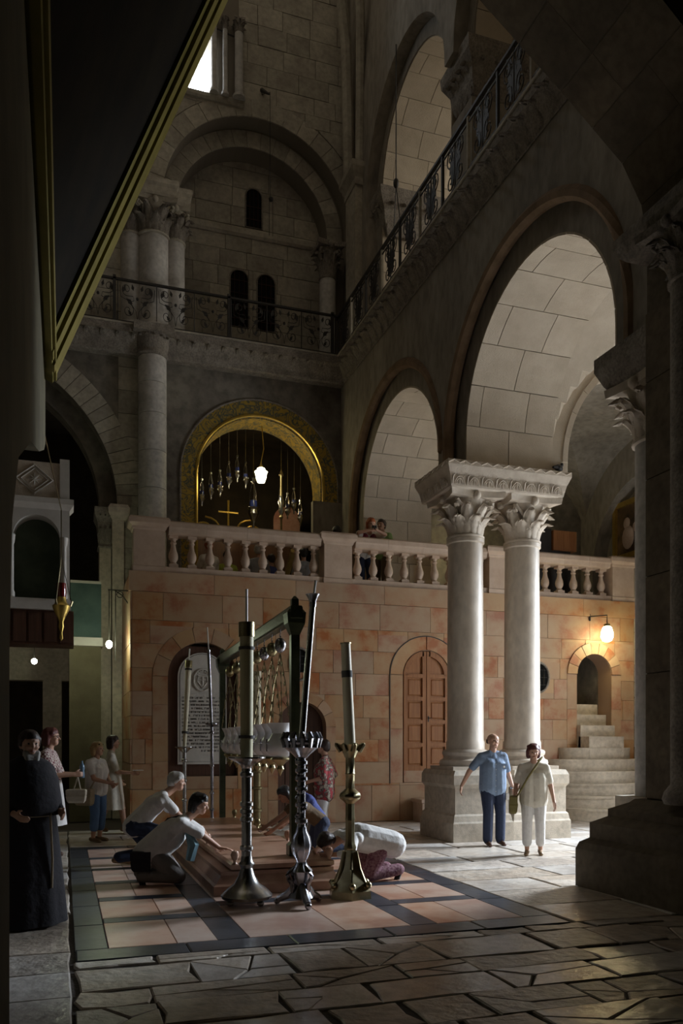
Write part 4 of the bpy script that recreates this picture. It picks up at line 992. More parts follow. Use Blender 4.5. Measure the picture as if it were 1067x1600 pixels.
def base2(b):
    for k in range(3):
        a = 2*PI*k/3-PI/2; c_, s_ = math.cos(a), math.sin(a)
        b.tube([(.24*c_, .24*s_, .05), (.14*c_, .14*s_, .1), (.05*c_, .05*s_, .2)], [.035, .045, .04], 8); b.sphere((.25*c_, .25*s_, .035), .036, 8, 6)
        a2 = a+PI/3; b.tube([(.12*math.cos(a), .12*math.sin(a), .09), (.12*math.cos(a+2*PI/3), .12*math.sin(a+2*PI/3), .09)], .03, 6)
        q = [(.06+.07*math.sin(PI*i/8)+.02*math.cos(3*PI*i/8), .14+.26*i/8) for i in range(9)]
        b.tube([(r_*math.cos(a+.5), r_*math.sin(a+.5), z_) for r_, z_ in q], [.03-.0015*i for i in range(9)], 6)
    b.lathe([(.12, .08), (.1, .12), (.06, .2), (.1, .3), (.11, .34), (.06, .4), (.05, .44), (.09, .52), (.1, .6), (.085, .68), (.055, .74), (.05, .78)], (0, 0, 0), 20, fl=lambda a, z: .07*math.cos(8*a))
t2 = candlestick('ornate_candlestick', (2.24, 7.95, 0), 'ornate dark silver candlestick on three scroll feet with crown-like pan and slim leaning tube', M['darksilver'], None,
    ringstem(.78, 1.5, .042, (.84, 1.0, 1.16, 1.26, 1.34, 1.42), 1.5), [(.05, 1.46), (.09, 1.5), (.16, 1.56), (.17, 1.57), (.17, 1.6), (.05, 1.6)],
    (1.6, 3.0, .036, .03, M['silver'], [(2.98, .04, M['darksilver'])]), lean=(.085, 0), thin=(3.02, 3.24), basefn=base2)
cw = MB()
for k in range(14):
    a = 2*PI*k/14; cw.tube([(.17*math.cos(a), .17*math.sin(a), 1.57), (.19*math.cos(a), .19*math.sin(a), 1.66), (.17*math.cos(a), .17*math.sin(a), 1.72)], [.022, .03, .02], 6)
cw.lathe([(.175, 1.6), (.185, 1.62), (.175, 1.64)], (0, 0, 0), 24); cw.build('crown_cups', M['darksilver'], t2, True)
MB().lathe([(.03, 3.0), (.035, 3.03), (.06, 3.08), (.075, 3.1), (.0, 3.1)], (.119, 0, 0), 14).build('candle_socket', M['darksilver'], t2, True)
sv = MB()
for k in range(26):
    a = k*.9; sv.sphere((.05*math.cos(a), .05*math.sin(a), .8+.027*k), .018, 6, 4)
sv.build('vine_ornament', M['darksilver'], t2, True)
def base3(b):
    b.prism([(.24*math.cos(2*PI*k/6+.3), .24*math.sin(2*PI*k/6+.3)) for k in range(6)], lambda p: (p[0], p[1], 0), lambda p: (p[0]*.97, p[1]*.97, .08))
    b.lathe([(.23, .08), (.2, .11), (.19, .16), (.15, .22), (.1, .3), (.075, .4), (.065, .5)], (0, 0, 0), 6, a0=.3, a1=.3+2*PI)
    for k in range(6):
        a = .3+2*PI*k/6; b.sphere((.205*math.cos(a), .205*math.sin(a), .14), .04, 8, 5); b.tube([(.19*math.cos(a), .19*math.sin(a), .12), (.11*math.cos(a), .11*math.sin(a), .3), (.07*math.cos(a), .07*math.sin(a), .48)], .018, 6)
t3 = candlestick('gilt_candlestick', (2.84, 8.2, 0), 'tall gilt candlestick with six sided foot, round knop and leafy cup, thick cream candle', M['brass'], None,
    [(.065, .5), (.07, .52), (.055, .56), (.05, .6), (.05, .8), (.055, .82), (.05, .84), (.05, .98), (.07, 1.0), (.11, 1.03), (.12, 1.06), (.11, 1.09), (.07, 1.12), (.05, 1.14), (.05, 1.28), (.058, 1.29), (.05, 1.3), (.05, 1.46), (.06, 1.48)], [(.055, 1.46), (.07, 1.5), (.1, 1.55), (.14, 1.6), (.13, 1.6), (.05, 1.56)],
    (1.56, 2.66, .06, .05, M['wax'], [(1.6, .1, M['brass']), (2.3, .07, M['letter']), (2.65, .012, M['brass'])]), sides=8, lean=(-.045, 0), basefn=base3)
pt = MB()
for k in range(8):
    a = 2*PI*k/8; pt.tube([(.1*math.cos(a), .1*math.sin(a), 1.53), (.15*math.cos(a), .15*math.sin(a), 1.6), (.165*math.cos(a), .165*math.sin(a), 1.61)], [.03, .025, .008], 6)
pt.build('leaf_cup', M['brass'], t3, True)
plain = [(.2, 0), (.2, .04), (.12, .08), (.06, .16), (.045, .25)]
candlestick('slim_candlestick', (2.02, 14.78, 0), 'slim grey candlestick with flat pan and leaning brown candle, in front of the plaque', M['silver'], plain, ringstem(.25, 1.46, .035, (.6, .95, 1.3)), [(.04, 1.44), (.1, 1.5), (.17, 1.53), (.17, 1.545), (.04, 1.54)],
    (1.54, 3.07, .03, .055, M['wax'], [(1.78, .04, M['letter']), (2.9, .03, M['letter']), (2.95, .12, M['brass'])]), lean=(.05, 0), thin=(3.07, 3.28))
candlestick('far_brass_candlestick', (3.3, 14.65, 0), 'stout brass candlestick with thick cream candle beyond the gantry lamps', M['brass'], plain, ringstem(.25, 1.3, .07, (.4, .8, 1.1), 1.4), [(.07, 1.25), (.12, 1.3), (.16, 1.36), (.16, 1.38), (.06, 1.37)],
    (1.37, 2.9, .07, .075, M['wax'], [(1.45, .06, M['brass'])]))
candlestick('far_thin_candlestick', (2.56, 15.1, 0), 'thin dark candlestick with tilted white taper beside the gantry post next to the plaque', M['darksilver'], plain, ringstem(.25, 1.8, .03, (.4, .7, 1.2, 1.8)), [(.03, 1.9), (.12, 1.95), (.12, 1.97), (.03, 1.96)],
    (1.8, 3.3, .03, .03, M['darksilver'], [(3.28, .03, M['silver'])]), lean=(-.04, 0), thin=(3.3, 3.72))
# ------------------------------------------------------------------ wall lamp over the stair doorway
wl = empty('wall_lantern', (11.45, YP-.3, 4.05), label='glowing round glass lantern on an iron bracket above the stair doorway', cat='lamp')
b = MB(); b.tube([(-.25, .3, .4), (0, .0, .4), (0, 0, .15)], .014, 6); b.tube([(-.25, .28, .45), (-.25, .28, .3)], .02, 6); b.build('bracket', M['iron'], wl)
MB().lathe([(.06, .16), (.1, .12), (.13, .02), (.14, -.08), (.1, -.17), (.03, -.2)], (0, 0, 0), 18).build('glass_globe', M['lampglow'], wl, True)
MB().lathe([(.08, .15), (.07, .2), (.02, .22)], (0, 0, 0), 12).build('cap', M['brass'], wl, True)
point_light('wall_lantern_light', (11.45, YP-.5, 3.75), 22, (1.0, .82, .42), .12)
# ------------------------------------------------------------------ chapel lamps behind the golden arch
def chapel_lamp(x, y, z, ztop, label, big=1.0, mt='silver'):
    t = empty('sanctuary_lamp', (x, y, z), label=label, cat='lamp', group='silver lamps in the chapel opening')
    c = MB(); c.tube([(0, 0, .45*big), (0, 0, ztop-z)], .006, 4)
    for k in range(3):
        a = 2*PI*k/3+.5; c.tube([(0, 0, .46*big), (.045*big*math.cos(a), .045*big*math.sin(a), .3*big), (.05*big*math.cos(a), .05*big*math.sin(a), .1*big)], .006, 4)
    c.build('chain', M['silver'], t)
    MB().lathe([(.0, .5*big), (.035*big, .48*big), (.03*big, .44*big), (.0, .42*big)], (0, 0, 0), 8).build('cap', M[mt], t, True)
    MB().lathe([(.0, -.16*big), (.02*big, -.12*big), (.015*big, -.08*big), (.04*big, -.03*big), (.075*big, .03*big), (.06*big, .08*big), (.075*big, .11*big), (.05*big, .12*big)], (0, 0, 0), 12).build('bowl', M[mt], t, True)
    MB().lathe([(.045*big, .11*big), (.05*big, .16*big), (.045*big, .2*big)], (0, 0, 0), 10).build('blue_glass', M['blueglass'], t, True)
    return t
M['blueglass'] = mat('blue_glass', (0.02, 0.03, 0.16), (0.04, 0.06, 0.25), 0.15)
import_pos = [(308, 778), (323, 762), (338, 752), (352, 748), (366, 738), (379, 732), (392, 738), (436, 765), (443, 780), (455, 772), (463, 785), (425, 750), (400, 752)]
RC = random.Random(8)
lampspots = [(2.83, 7.0), (3.03, 7.25), (3.24, 7.42), (3.45, 7.5), (3.66, 7.72), (3.86, 7.88), (4.06, 7.75), (4.92, 7.32), (5.08, 7.12), (5.24, 7.25), (5.4, 6.98)]
words = ['beside the golden rim', 'low in the left sweep', 'second in the rising sweep', 'halfway up the rising sweep', 'near the top of the sweep', 'topmost of the sweep', 'just left of the lit globe', 'right of the lit globe', 'in front of the pink niche', 'behind the lamp stand', 'lowest at the right rim']
words = ['lowest of the rising sweep, by the golden rim', 'second lowest of the rising sweep', 'third lowest of the rising sweep', 'in the middle of the rising sweep', 'third from the top of the sweep', 'second from the top of the sweep', 'topmost of the sweep, next to the lit globe', 'just past the lit globe', 'among the lower lamps past the lit globe', 'second to last before the painted soffit', 'last and lowest before the painted soffit']
for (x, z), wd_ in zip(lampspots, words): chapel_lamp(x, YF+.85+.0*RC.random(), z, 9.58, 'small silver chapel lamp '+wd_)
chapel_lamp(4.28, YF+1.0, 7.0, 9.58, 'large ornate silver chapel lamp hanging below the lit globe', 1.9)
gl = empty('lit_globe_lamp', (4.26, YF+.1, 7.72), label='bright lit glass globe lamp hanging in the chapel arch', cat='lamp')
MB().lathe([(.04, .17), (.09, .14), (.1, .1), (.15, .07), (.13, .03), (.12, -.06), (.08, -.17), (.04, -.18)], (0, 0, 0), 18).build('glass_globe', M['lampglow'], gl, True)
MB().lathe([(.05, .16), (.05, .2), (.02, .24), (.015, .3)], (0, 0, 0), 10).build('cap', M['gold'], gl, True)
MB().tube([(0, 0, .3), (.06, 0, .6), (.04, .1, 1.15)], .012, 6).build('stem', M['gold'], gl, True)
point_light('globe_light', (4.26, YF-.25, 7.5), 2.2, (1, .85, .5), .1)
point_light('chapel_fill_light', (4.2, YF+1.5, 7.6), 14, (1, .75, .4), .1)  # fill light added inside the chapel to make its lamps visible
# altar crest and lamp stand in the chapel
al = empty('gilded_altar_screen', (3.9, 20.6, 4.68), label='carved dark gold altar screen behind the lamps', cat='altar screen')
MB().box(-1.1, 0, 0, 1.6, .2, 2.0).build('panel', M['darkwood'], al)
cr = MB(); cr.tube([(0, -.02, 1.9), (0, -.02, 3.0)], .03, 6); cr.tube([(-.25, -.02, 2.7), (.25, -.02, 2.7)], .03, 6)
for sg in (-1, 1): cr.tube([(sg*q[0]*1.6+sg*.1, -.02, 2.0+q[2]) for q in spiral(.3, .3, .25, 1.4, PI/2, 1)], .025, 5); cr.tube([(sg*.9, -.02, 1.95), (sg*.6, -.02, 2.2), (sg*.2, -.02, 2.3)], .03, 6)
cr.build('gilded_cresting', M['gold'], al, True)
ls = empty('lamp_stand', (4.86, YF+.6, 4.68), label='slender metal lamp stand in the chapel opening beside the globe', cat='lamp stand')
MB().lathe([(.12, 0), (.12, .04), (.03, .1), (.025, 2.2), (.05, 2.25), (.03, 2.3), (.03, 3.2), (.06, 3.25), (.0, 3.4)], (0, 0, 0), 10).build('pole', M['brass'], ls, True)
MB().lathe([(.03, 2.3), (.07, 2.4), (.05, 2.5), (.08, 2.6), (.04, 2.75)], (0, 0, 0), 10).build('silver_ornament', M['silver'], ls, True)
nb = MB(); pl = [(-.35, 0), (.35, 0)]+[(.35*math.cos(PI*i/12), .7+.35*math.sin(PI*i/12)) for i in range(13)]
M['niche'] = mat('pink_niche_paint', (0.35, 0.16, 0.12), (0.5, 0.3, 0.24), 0.7, scale=4)
nb.prism(pl, lambda p: (p[0], 0, p[1]), lambda p: (p[0], .05, p[1])); nb.build('niche_painting', M['niche'], None, loc=(5.5, 20.9, 6.7), label='dim pink arched painting on the chapel back wall', cat='painting')
mb = MB(); mb.box(-.06, 0, -.06, .06, 1.1, .06); mb.tf(Matrix.Rotation(-.6, 4, 'X')); mb.build('leaning_beam', M['brass'], None, loc=(5.2, YF+.75, 6.2), label='slanting gilded beam beside the painted soffit of the chapel opening', cat='beam')
# ------------------------------------------------------------------ left-hand depths: tabernacle, lamps, passage
tb = empty('marble_tabernacle', (-.36, 13.2, 0), label='white marble tabernacle with diamond relief and arched niche above dark panelling', cat='tabernacle')
MB().box(-.5, 0, 3.62, .46, .5, 3.78).build('base_slab', M['marble'], tb)
mb = MB(); arch_wall(mb, FB, -.45, .44, 3.78, 5.12, [op(-.03, .33, 4.7, 3.78)], 0.0, .3); mb.build('arched_front', M['marble'], tb)
MB().box(-.45, .3, 3.78, .44, .34, 5.12).build('niche_back', M['niche2'] if 'niche2' in M else M['oldplaster'], tb)
for x in (-.38, .36):
    MB().lathe([(.05, 3.78), (.05, 3.84), (.035, 3.88), (.035, 4.55), (.05, 4.6), (.06, 4.7)], (x, -.03, 0), 10).build('colonnette', M['marble'], tb, True)
MB().steps(-.45, 0, .44, .3, [(0, 5.12), (.03, 5.16), (.06, 5.2), (.06, 5.28), (.0, 5.3)]).build('cornice', M['marble'], tb)
MB().box(-.42, .05, 5.3, .3, .2, 5.84).build('relief_panel', M['carved'], tb)
MB().box(.3, .02, 5.3, .44, .22, 5.9).build('corner_post', M['marble'], tb)
mb = MB(); mb.tube([(-.06, .04, 5.36), (.2, .04, 5.57), (-.06, .04, 5.78), (-.32, .04, 5.57)], .016, 4, True); mb.tube([(-.06, .04, 5.41), (.13, .04, 5.57), (-.06, .04, 5.73), (-.25, .04, 5.57)], .01, 4, True)
for k in range(8): a = 2*PI*k/8; mb.tube([(-.06, .04, 5.57), (-.06+.09*math.cos(a), .04, 5.57+.09*math.sin(a))], [.016, .004], 5)
mb.build('diamond_relief', M['marble'], tb)
mb = MB(); mb.box(-.6, .1, 3.1, .5, .6, 3.62); mb.box(-.6, .1, 0, -.5, .6, 3.1); mb.build('panelled_base', M['darkwood'], tb)
for i in range(5): MB().box(-.58+.22*i, .07, 3.14, -.4+.22*i, .11, 3.58).build('base_panel', M['darkwood'], tb)
M['greencloth'] = mat('blue_green_hanging', (0.05, 0.09, 0.085), (0.08, 0.13, 0.12), 0.8, scale=3)
bb = MB(); bb.box(.12, 17.6, 3.75, .72, 17.8, 4.85); bo = bb.build('balcony_screen', M['greencloth'], None, label='blue-green screen of a small balcony beside the lit pier', cat='screen')
MB().box(.05, 17.55, 3.58, .75, 18.1, 3.75).build('screen_ledge', M['marble'], bo); MB().box(.12, 17.58, 4.85, .72, 17.7, 4.9).build('screen_rail', M['marble'], bo)
MB().box(.1, 17.7, 0, .72, 18.1, 3.58).build('screen_wall', M['oldplaster'], bo)
pw = MB(); pw.box(-2.6, 19.6, 3.0, .1, 20.0, 4.2); pw.box(-2.6, 19.6, 0, -1.7, 20, 3.0); pw.box(-.45, 19.6, 0, -.05, 20, 3.0)
pw.build('wall_passage_door', M['pale'], kind='structure')
# gilded hanging sanctuary lamp
gh = empty('gilded_hanging_lamp', (-.03, 10.0, 2.78), label='gilded tapering oil lamp with dark red glass hanging near the tabernacle', cat='lamp')
MB().lathe([(0, 0), (.02, .03), (.012, .1), (.03, .16), (.025, .22), (.05, .28), (.09, .36), (.1, .4), (.06, .44), (.05, .5)], (0, 0, 0), 14).build('bowl', M['gold'], gh, True)
MB().lathe([(.05, .5), (.055, .56), (.05, .66)], (0, 0, 0), 12).build('red_glass', M['redglass'] if 'redglass' in M else M['darkwood'], gh, True)
ch = MB()
for k in range(3):
    a = 2*PI*k/3; ch.tube([(.1*math.cos(a), .1*math.sin(a), .4), (.12*math.cos(a), .12*math.sin(a), .46)], .012, 5); ch.tube([(.11*math.cos(a), .11*math.sin(a), .44), (0, 0, .95)], .005, 4)
ch.tube([(0, 0, .95), (0, 0, 1.5), (-.14, -2.1, 1.62)], .006, 4); ch.build('chain', M['brass'], gh)
# bare bulbs
bk = empty('bulb_pendant', (.82, 16.5, 3.5), label='bare glowing bulb on twin rods hung from an iron bracket beside the pier', cat='lamp')
MB().sphere((0, 0, 0), .062, 12, 8, (1, 1, 1.25)).build('bulb', M['bulb'], bk, True)
q = MB(); q.tube([(0, 0, .07), (0, 0, 1.05)], .01, 5); q.tube([(.12, 0, -.3), (.12, 0, 1.05)], .01, 5); q.build('rod', M['iron'], bk)
q = MB(); q.tube([(-.02, 0, 1.05), (.36, .0, 1.05)], .014, 5); q.tube([(.1, 0, 1.05), (.25, .0, .95), (.36, .0, .8)], .012, 5); q.tube([(.2+.06*math.cos(a), .0, .97+.06*math.sin(a)) for a in [2*PI*i/10 for i in range(10)]], .01, 4, True); q.build('bracket', M['iron'], bk)
point_light('bulb_light', (.74, 16.25, 3.5), 18, (.86, 1.0, .62), .06)
b2 = empty('passage_bulb', (-.55, 17.2, 3.2), label='small bare bulb glowing in the dark passage behind the monk', cat='lamp')
MB().sphere((0, 0, 0), .055, 12, 8).build('bulb', M['bulb'], b2, True); MB().tube([(0, 0, .05), (0, 0, 1.0), (.0, 2.35, 1.0)], .008, 4).build('wire', M['iron'], b2)
point_light('passage_bulb_light', (-.6, 17.0, 3.1), 2.5, (1, 1, .62), .06)
# framed picture and sound desk in the far bay
fpz = empty('framed_painting', (12.95, 16.75, 6.78), label='dark oil painting in a gold frame on the far bay side wall', cat='painting')
MB().box(.0, -.5, -.6, .06, .5, .6).build('canvas', M['canvas'] if 'canvas' in M else M['darkwood'], fpz)
f = MB()
for (y0, z0, y1, z1) in ((-.6, -.7, .6, -.58), (-.6, .58, .6, .7), (-.6, -.58, -.48, .58), (.48, -.58, .6, .58)): f.box(-.06, y0, z0, .06, y1, z1)
f.build('frame', M['gold'], fpz)
fg = MB(); fg.sphere((-.02, .1, .15), .12, 10, 7, (.2, 1, 1.2)); fg.sphere((-.02, .05, -.2), .22, 10, 7, (.2, 1, 1.3)); fg.sphere((-.02, -.22, .0), .1, 10, 7, (.2, 1, 1.2)); fg.build('painted_figures', M['rail'], fpz, True)
bx_ = empty('wooden_lectern_box', (10.95, 16.7, 4.68), label='reddish wooden box on a dark cabinet behind the balustrade', cat='box')
MB().box(-.75, 0, 0, .3, .6, 1.4).build('cabinet', M['iron'], bx_); MB().box(-.2, -.06, 1.4, .42, .5, 1.86).build('wooden_box', M['wood'], bx_); MB().box(-.75, 0, 1.4, -.22, .55, 1.9).build('black_case', M['iron'], bx_)
M['icon'] = mat('lit_gold_icon', (0.5, 0.33, 0.04), (0.7, 0.5, 0.1), 0.4, metal=0.5, scale=9)
ic = empty('golden_icon', (8.1, 18.3, 6.2), label='small golden icon glimmering behind the column capital', cat='icon')
MB().box(-.28, 0, 0, .28, .05, .9).build('icon_panel', M['icon'], ic); MB().box(-.34, .02, -.5, .34, .09, 0).build('icon_base', M['darkwood'], ic)
MB().sphere((0, -.005, .62), .1, 10, 7, (1, .2, 1.2)).build('halo', M['gold'], ic, True)
# hanging chains
h1 = empty('pulley_chain', (6.35, 15.5, 11.9), label='long chain with a dark pulley hanging in the gallery arch', cat='chain')
q = MB(); q.tube([(0, 0, 1.0), (0, 0, 3.8)], .012, 4); q.tube([(0, 0, .95), (-.03, .05, .0)], .01, 4); q.tube([(0, 0, .95), (.06, -.1, .1)], .01, 4); q.build('chain', M['iron'], h1)
MB().sphere((0, 0, 1.0), .06, 8, 6, (1, 1, 1.7)).build('pulley', M['iron'], h1, True)
h2 = empty('bell_rope', (4.35, 18.0, 13.0), label='thin rope with dark weight hanging before the blind arch from a bracket', cat='rope')
q = MB(); q.tube([(0, 0, .7), (0, 0, 3.1), (-.1, .38, 3.3)], .008, 4); q.tube([(.06, 0, .7), (.06, 0, -.1)], .006, 4); q.tube([(-.02, 0, .7), (-.02, 0, -.1)], .006, 4); q.build('rope', M['iron'], h2)
MB().sphere((.02, 0, .72), .055, 8, 6).build('weight', M['iron'], h2, True); MB().tube([(-.02, 0, 3.05), (-.1, .38, 3.4)], [.02, .05], 6).build('bracket', M['iron'], h2)
vl = empty('added_bay_lamp', (9.0, 17.7, 6.2), label='small added lamp brightening the far bay, unseen behind the front column', cat='lamp')  # lamp added out of sight to lift the dark far bay
MB().sphere((0, 0, 0), .07, 12, 8, (1, 1, 1.2)).build('glass_globe', M['lampglow'], vl, True); MB().tube([(0, 0, .08), (0, 0, 2.3)], .008, 5).build('chain', M['brass'], vl)
point_light('added_bay_light', (9.0, 17.45, 6.2), 16, (1, .85, .45), .08)
# ------------------------------------------------------------------ people
def cloth(name, c, c2=None, rough=.85, **k): return mat(name, c, c2 or tuple(x*1.15 for x in c), rough, scale=k.pop('scale', 14), bump=.11, bscale=14, **k)
SK = mat('skin', (0.5, 0.28, 0.19), (0.56, 0.33, 0.23), 0.5, scale=8); SKD = mat('tanned_skin', (0.3, 0.15, 0.09), (0.36, 0.19, 0.12), 0.5, scale=8)
EYE = mat('eye_dark', (0.02, 0.015, 0.012), rough=.2); LIP = mat('lips', (0.36, 0.11, 0.09), rough=.5)
DG = bpy.context.evaluated_depsgraph_get
def remesh(mb, name, m, parent, vox, smooth=5):
    me = bpy.data.meshes.new(name); me.from_pydata(mb.v, [], mb.f)
    o = bpy.data.objects.new(name, me); COL.objects.link(o)
    r = o.modifiers.new('r', 'REMESH'); r.mode = 'VOXEL'; r.voxel_size = vox
    s_ = o.modifiers.new('s', 'SMOOTH'); s_.factor = .5; s_.iterations = smooth
    bpy.context.view_layer.update()
    me2 = bpy.data.meshes.new_from_object(o.evaluated_get(DG()))
    bpy.data.objects.remove(o); bpy.data.meshes.remove(me)
    me2.name = name; me2.materials.clear(); me2.materials.append(m)
    me2.polygons.foreach_set('use_smooth', [True]*len(me2.polygons))
    return link_mesh(name, me2, parent)
def ik(a, b, l1, l2, hint):
    a, b, hint = Vector(a), Vector(b), Vector(hint); d = b-a; L = d.length
    if L > (l1+l2)*.995: b = a+d*((l1+l2)*.995/L); d = b-a; L = d.length
    x = (l1*l1-l2*l2+L*L)/(2*L); h = math.sqrt(max(0, l1*l1-x*x)); t = d/L
    p = hint-t*hint.dot(t)
    p = p.normalized() if p.length > 1e-6 else Vector((0, 1, 0))
    return a+t*x+p*h, b
def hand(mb, w, d, n, side, s, curl=.5):
    """w wrist, d direction of fingers, n palm normal (the side fingers curl to)"""
    d = Vector(d).normalized(); n = Vector(n); n = (n-d*n.dot(d)).normalized(); x = d.cross(n)*side
    w = Vector(w); pc = w+d*.05*s
    for k in (-1, 0, 1): mb.capsule(w+x*.015*k*s, .017*s, pc+x*.024*k*s+d*.03*s, .014*s, 8)
    for k, L in zip((-1.5, -.5, .5, 1.5), (.062, .075, .08, .07)):
        r0 = pc+x*.017*k*s+d*.035*s; q = r0+(d*math.cos(curl*.6)+n*math.sin(curl*.6))*L*.5*s; e = q+(d*math.cos(curl*1.6)+n*math.sin(curl*1.6))*L*.5*s
        mb.capsule(r0, .0095*s, q, .009*s, 8); mb.capsule(q, .009*s, e, .0075*s, 8)
    t0 = w+d*.025*s+x*.022*s; t1 = t0+(d*.6+x*.75+n*.2).normalized()*.042*s; t2 = t1+(d*.9+x*.25+n*.3).normalized()*.032*s
    mb.capsule(t0, .013*s, t1, .011*s, 8); mb.capsule(t1, .0105*s, t2, .009*s, 8)
def person(loc, rz, label, h=1.7, skin=SK, pelvis=(0, 0, .93), neck=(0, -.01, 1.42), head=(0, .03, 1.56), look=(0, 0), rh=None, lh=None, rel=(.3, -1, -.2), lel=(-.3, -1, -.2),
           rf=(.11, .02, .08), lf=(-.11, -.02, .08), rk=(.05, 1, 0), lk=(-.05, 1, 0), shirt=None, sleeve=.6, pants=None, plen=1.0, skirt=None, shoes=None, hair=None, hairstyle='short', width=1.0, belly=0.0,
           vox=.011, hem=.0, group=None, curl=.5, rhd=None, lhd=None, rhn=None, lhn=None, shirtname='shirt', footdir=None, glasses=False):
    s = h/1.7; V = lambda p: Vector(p)*s
    root = empty('person', loc, rz, label, 'person', group)
    P, N, Hd = V(pelvis), V(neck), V(head)
    up = (N-P).normalized(); X = Vector((1, 0, 0)); F = up.cross(X)*-1
    F = X.cross(up)*-1 if False else (up.cross(X)).normalized()*-1
    if F.y < 0 and abs(up.z) > .5: F = -F
    sw = 1+(width-1)*.5
    Sh = {1: N+X*.165*s*sw-up*.085*s, -1: N-X*.165*s*sw-up*.085*s}
    Hp = {1: P+X*.09*s, -1: P-X*.09*s}
    Hand = {1: V(rh) if rh else Vector((.25*s*width, .04*s, .82*s)), -1: V(lh) if lh else Vector((-.25*s*width, .04*s, .82*s))}
    El = {}; Kn = {}; Ft = {}
    for sd, hint in ((1, rel), (-1, lel)): El[sd], Hand[sd] = ik(Sh[sd], Hand[sd], .285*s, .255*s, hint)
    for sd, f, hint in ((1, rf, rk), (-1, lf, lk)): Kn[sd], Ft[sd] = ik(Hp[sd], V(f), .43*s, .42*s, hint); Kn[sd].z = max(Kn[sd].z, .085*s)
    # head frame
    yaw, pit = look
    HM = Matrix.Translation(Hd) @ Matrix.Rotation(yaw, 4, 'Z') @ Matrix.Rotation(pit, 4, 'X') @ Matrix.Scale(s, 4)
    hp = lambda x, y, z: HM @ Vector((x, y, z))
    b = MB()
    for sd in (1, -1):
        b.capsule(P+X*.05*sd*s, .07*s, N+X*.06*sd*s-up*.2*s, .065*s)
        b.capsule(Sh[sd], .05*s, El[sd], .041*s); b.capsule(El[sd], .041*s, Hand[sd], .026*s)
        b.capsule(Hp[sd], .078*s, Kn[sd], .056*s); b.capsule(Kn[sd], .054*s, Kn[sd]*.65+Ft[sd]*.35, .057*s); b.capsule(Kn[sd]*.65+Ft[sd]*.35, .057*s, Ft[sd], .035*s)
        fd = (Hand[sd]-El[sd]).normalized(); hd_ = (rhd if sd == 1 else lhd); hn = (rhn if sd == 1 else lhn)
        hand(b, Hand[sd], hd_ or fd, hn or Vector((-sd*.8, .5, 0)), sd, s, curl)
        ff = Vector(footdir[sd] if footdir else (0.08*sd, 1, -.12)).normalized()
        b.capsule(Ft[sd]-ff*.035*s-Vector((0, 0, .03*s)), .033*s, Ft[sd]+ff*.13*s-Vector((0, 0, .042*s)), .026*s)
    b.capsule(Sh[-1]-up*.02*s, .045*s, Sh[1]-up*.02*s, .045*s); b.capsule(N-up*.06*s, .058*s, Hd-Vector((0, .01, .05))*s, .052*s)
    b.capsule(hp(0, -.02, .035), .088*s, hp(0, .012, .03), .08*s); b.capsule(hp(0, .02, -.02), .068*s, hp(0, .045, -.062), .045*s)
    b.capsule(hp(0, .085, .012), .011*s, hp(0, .106, -.02), .014*s)
    for sd in (1, -1):
        b.capsule(hp(.078*sd, -.01, .012), .014*s, hp(.074*sd, -.012, -.025), .011*s); b.capsule(hp(.03*sd, .06, -.018), .028*s, hp(.034*sd, .05, -.03), .026*s); b.capsule(hp(.014*sd, .083, .034), .012*s, hp(.045*sd, .066, .034), .012*s)
    remesh(b, 'body', skin, root, vox*.85, 3)
    for sd in (1, -1):
        MB().sphere(hp(.03*sd, .077, .012), .0105*s, 8, 6).build('eye', EYE, root, True)
    MB().tube([hp(-.022, .079, -.055), hp(0, .088, -.053), hp(.022, .079, -.055)], [.003*s, .006*s, .003*s], 6).build('mouth', LIP, root, True)
    if glasses:
        g_ = MB()
        for sd in (1, -1): g_.tube([hp(.033*sd+.024*math.cos(a), .092, .014+.018*math.sin(a)) for a in [2*PI*i/12 for i in range(12)]], .003*s, 5, True); g_.tube([hp(.055*sd, .09, .016), hp(.085*sd, .0, .02)], .003*s, 5)
        g_.tube([hp(-.01, .093, .016), hp(.01, .093, .016)], .003*s, 5); g_.build('glasses', EYE, root)
    if shirt:
        c = MB(); w = width
        mid = P*.5+N*.5
        for sd in (1, -1):
            c.capsule(P+X*.06*sd*s*w-up*hem*s, .118*s*w+belly*.4*s, mid+X*.05*sd*s*w+F*belly*.4*s, (.104*w+belly)*s); c.capsule(mid+X*.05*sd*s*w+F*belly*.3*s, (.104*w+belly*.8)*s, N+X*.07*sd*s*w-up*.2*s, .108*s*w)
            c.capsule(N-up*.04*s+X*.03*sd*s, .058*s, Sh[sd], .062*s)
            e = Sh[sd].lerp(El[sd], min(1, sleeve)); c.capsule(Sh[sd], .068*s, e, .062*s)
            if sleeve > 1: c.capsule(El[sd], .06*s, El[sd].lerp(Hand[sd], sleeve-1), .045*s)
        c.capsule(Sh[-1]-up*.05*s, .08*s, Sh[1]-up*.05*s, .08*s); c.capsule(N-up*.1*s, .085*s, N-up*.025*s, .064*s)
        remesh(c, shirtname, shirt, root, vox, 5)
    if pants:
        c = MB()
        for sd in (1, -1):
            c.capsule(P+X*.045*sd*s+up*.03*s, .098*s*width, Hp[sd]-up*.02*s, .108*s*width); c.capsule(Hp[sd], .104*s*width, Kn[sd], .08*s)
            if plen > .5: c.capsule(Kn[sd], .08*s, Kn[sd].lerp(Ft[sd], (plen-.5)*2*.97), .074*s)
        remesh(c, 'trousers', pants, root, vox, 5)
